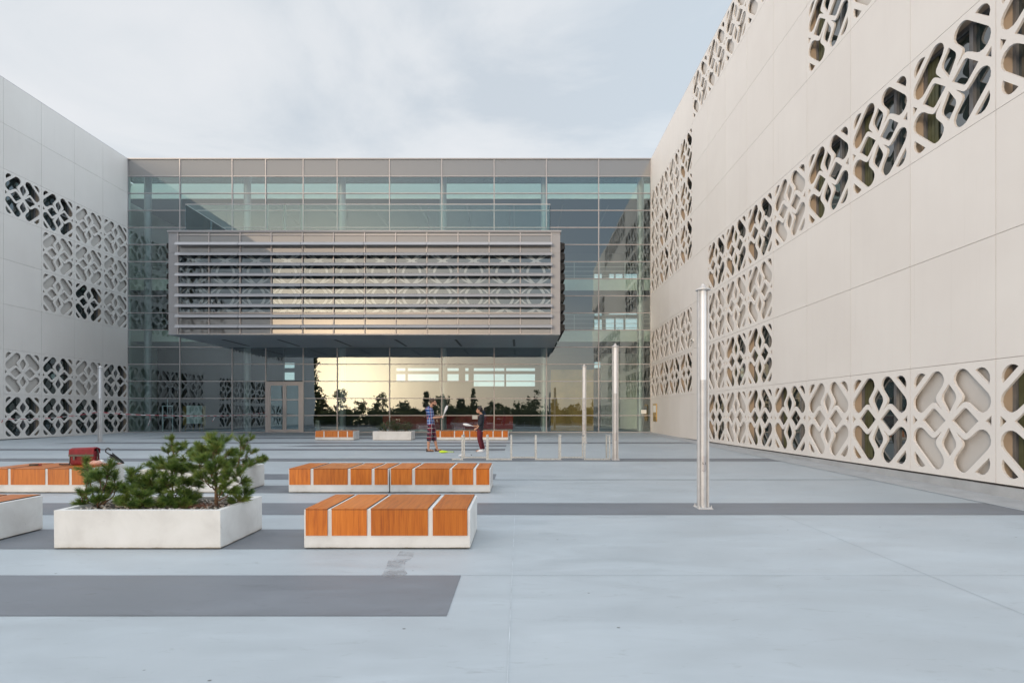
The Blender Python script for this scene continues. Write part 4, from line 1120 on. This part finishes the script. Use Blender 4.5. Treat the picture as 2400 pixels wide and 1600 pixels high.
for px, h, w, con in ((755,7.5,1.6,0),(800,9.6,2.3,0),(845,6.5,2.2,0),(893,8.8,2.0,0),(945,6.2,2.0,0),(1000,8.0,1.7,1),(1040,7.2,2.4,0),(1080,6.4,1.6,1),(1110,9.2,1.6,1),(1160,5.2,2.2,0),(1215,5.6,2.0,0),(1255,8.6,2.8,0),(1300,6.8,2.0,1),(1345,5.8,2.2,0),(700,8.0,2.0,0),(1400,7,2.5,0)):
    d = rnd.uniform(118, 140); cy = 72.4 - d
    crown((px-VX)/F*d, cy, h*.80+.2, w*.9, 40, con)
for k in range(110):
    d = rnd.uniform(120, 146); crown(-70+115*k/110, 72.4-d, rnd.uniform(2.4, 3.8), 2.3, 24)
o = tag(tr.build('distant_trees', M['treeleaf']), 'dark belt of trees beyond the open side of the plaza, mirrored in the glass', 'trees', kind='stuff')
tk.build('trunks', M['bark'], o)

# ---------------------------------------------------------------- sky, sun, camera
SAZ, SEL = math.atan2(-.62, -1.0), R(7)          # azimuth as (sin, cos) from +Y
sun_dir = Vector((math.sin(SAZ)*math.cos(SEL), math.cos(SAZ)*math.cos(SEL), math.sin(SEL)))
w = bpy.data.worlds.new('World'); sc.world = w; w.use_nodes = True
nt = w.node_tree; nt.nodes.clear()
N = nt.nodes.new; Lk = nt.links.new
out = N('ShaderNodeOutputWorld'); mixs = N('ShaderNodeMixShader'); bg = N('ShaderNodeBackground'); bc = N('ShaderNodeBackground')
sky = N('ShaderNodeTexSky'); sky.sky_type = 'NISHITA'; sky.sun_disc = False; sky.sun_elevation = SEL; sky.sun_rotation = SAZ; sky.air_density = 1; sky.dust_density = 2
Lk(sky.outputs[0], bg.inputs[0]); bg.inputs[1].default_value = .12
tc = N('ShaderNodeTexCoord')
def vm(op_, a, b=None):
    n = N('ShaderNodeVectorMath'); n.operation = op_
    for v, s in ((a, n.inputs[0]), (b, n.inputs[1])):
        if v is None: continue
        if hasattr(v, 'is_output'): Lk(v, s)
        else: s.default_value = v
    return n
def mt(op_, a, b=0., cl=False):
    n = N('ShaderNodeMath'); n.operation = op_; n.use_clamp = cl
    for v, s in ((a, n.inputs[0]), (b, n.inputs[1])):
        if hasattr(v, 'is_output'): Lk(v, s)
        else: s.default_value = v
    return n.outputs[0]
def mixc(f, a, b, typ='MIX'):
    n = N('ShaderNodeMix'); n.data_type = 'RGBA'; n.blend_type = typ
    for v, s in ((f, n.inputs[0]), (a, n.inputs[6]), (b, n.inputs[7])):
        if hasattr(v, 'is_output'): Lk(v, s)
        else: s.default_value = (*v, 1) if isinstance(v, tuple) else v
    return n.outputs[2]
d = tc.outputs['Generated']
sep = N('ShaderNodeSeparateXYZ'); Lk(d, sep.inputs[0])
zz = mt('ADD', mt('MAXIMUM', sep.outputs['Z'], 0.0), .22)
pv = N('ShaderNodeCombineXYZ'); Lk(mt('DIVIDE', sep.outputs['X'], zz), pv.inputs[0]); Lk(mt('DIVIDE', sep.outputs['Y'], zz), pv.inputs[1])
mp = N('ShaderNodeMapping'); mp.inputs['Rotation'].default_value = (0, 0, R(-28)); mp.inputs['Scale'].default_value = (.95, 1.35, 1); Lk(pv.outputs[0], mp.inputs[0])
n1 = N('ShaderNodeTexNoise'); n1.inputs['Scale'].default_value = 1.15; n1.inputs['Detail'].default_value = 8; n1.inputs['Roughness'].default_value = .56; n1.inputs['Distortion'].default_value = .5
Lk(mp.outputs[0], n1.inputs[0])
n2 = N('ShaderNodeTexNoise'); n2.inputs['Scale'].default_value = .45; n2.inputs['Detail'].default_value = 3; Lk(mp.outputs[0], n2.inputs[0])
cl_f = mt('ADD', mt('MULTIPLY', n1.outputs['Fac'], .62), mt('MULTIPLY', n2.outputs['Fac'], .38))
rp = N('ShaderNodeValToRGB'); Lk(cl_f, rp.inputs[0]); els = rp.color_ramp.elements
els[0].position = .425; els[0].color = (.59,.645,.705,1); els[1].position = .595; els[1].color = (.86,.86,.88,1)
e = els.new(.49); e.color = (.735,.765,.80,1)
# brighter towards the horizon
hz = mt('POWER', mt('SUBTRACT', 1.0, mt('MAXIMUM', sep.outputs['Z'], 0.0), True), 6.0)
c1 = mixc(mt('MULTIPLY', hz, .75), rp.outputs[0], (.90,.92,.94))
bk = mt('MULTIPLY', mt('MAXIMUM', mt('MULTIPLY', sep.outputs['Y'], -1.0), 0.0), mt('MULTIPLY', mt('MAXIMUM', mt('SUBTRACT', sep.outputs['Z'], .06), 0.0), 6.0, True), True)
c1 = mixc(mt('MULTIPLY', bk, .75), c1, (.36,.49,.64))
bh = mt('MULTIPLY', mt('MAXIMUM', mt('MULTIPLY', sep.outputs['Y'], -1.0), 0.0), mt('POWER', mt('SUBTRACT', 1.0, mt('MAXIMUM', sep.outputs['Z'], 0.0), True), 11.0), True)
c1 = mixc(mt('MULTIPLY', bh, .8), c1, (1.25,1.0,.74))
# bluer to the right
c1 = mixc(mt('MULTIPLY', mt('MAXIMUM', sep.outputs['X'], 0.0), .8, True), c1, (.62,.75,.86))
# glow around the low sun behind the photographer
glow_dir = Vector((-.30, -1, .055)).normalized()
dt = mt('MAXIMUM', vm('DOT_PRODUCT', d, tuple(glow_dir)).outputs['Value'], 0.0)
c2 = mixc(1.0, c1, mixc(mt('POWER', dt, 9.0), (0,0,0), (.22,.16,.08)), 'ADD')
c2 = mixc(1.0, c2, mixc(mt('POWER', dt, 42.0), (0,0,0), (2.2,1.45,.85)), 'ADD')
c2 = mixc(1.0, c2, mixc(mt('POWER', dt, 260.0), (0,0,0), (4.2,3.3,2.0)), 'ADD')
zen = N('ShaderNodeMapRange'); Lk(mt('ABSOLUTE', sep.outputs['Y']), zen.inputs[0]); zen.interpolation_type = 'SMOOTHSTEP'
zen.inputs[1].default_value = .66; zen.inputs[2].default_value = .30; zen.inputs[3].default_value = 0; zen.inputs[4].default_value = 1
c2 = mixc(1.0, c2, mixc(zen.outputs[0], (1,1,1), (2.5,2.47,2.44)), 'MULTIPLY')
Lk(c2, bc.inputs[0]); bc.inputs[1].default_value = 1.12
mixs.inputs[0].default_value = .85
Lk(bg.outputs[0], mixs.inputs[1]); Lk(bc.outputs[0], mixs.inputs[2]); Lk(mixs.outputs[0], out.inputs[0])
sl = bpy.data.lights.new('sun', 'SUN'); sl.energy = 1.25; sl.angle = R(12); sl.color = (1, .80, .58)
so = bpy.data.objects.new('sun', sl); col.objects.link(so); so.rotation_euler = (-sun_dir).to_track_quat('-Z', 'Y').to_euler(); so.location = (0, -40, 30)

cam = bpy.data.cameras.new('camera'); co = bpy.data.objects.new('camera', cam); col.objects.link(co); sc.camera = co
co.location = (0, 0, EYE); co.rotation_euler = (R(90), 0, 0)
cam.sensor_fit = 'HORIZONTAL'; cam.sensor_width = 36; cam.lens = F/2400*36
cam.shift_x = -(VX-1200)/2400; cam.shift_y = (VY-800)/2400
cam.clip_start = .05; cam.clip_end = 2000
vs = sc.view_settings; vs.view_transform = 'Standard'; vs.look = 'None'; vs.exposure = .06; vs.gamma = 1
sc.cycles.use_denoising = True; sc.cycles.max_bounces = 8; sc.cycles.transparent_max_bounces = 16; sc.cycles.glossy_bounces = 4
sc.cycles.sample_clamp_indirect = 6
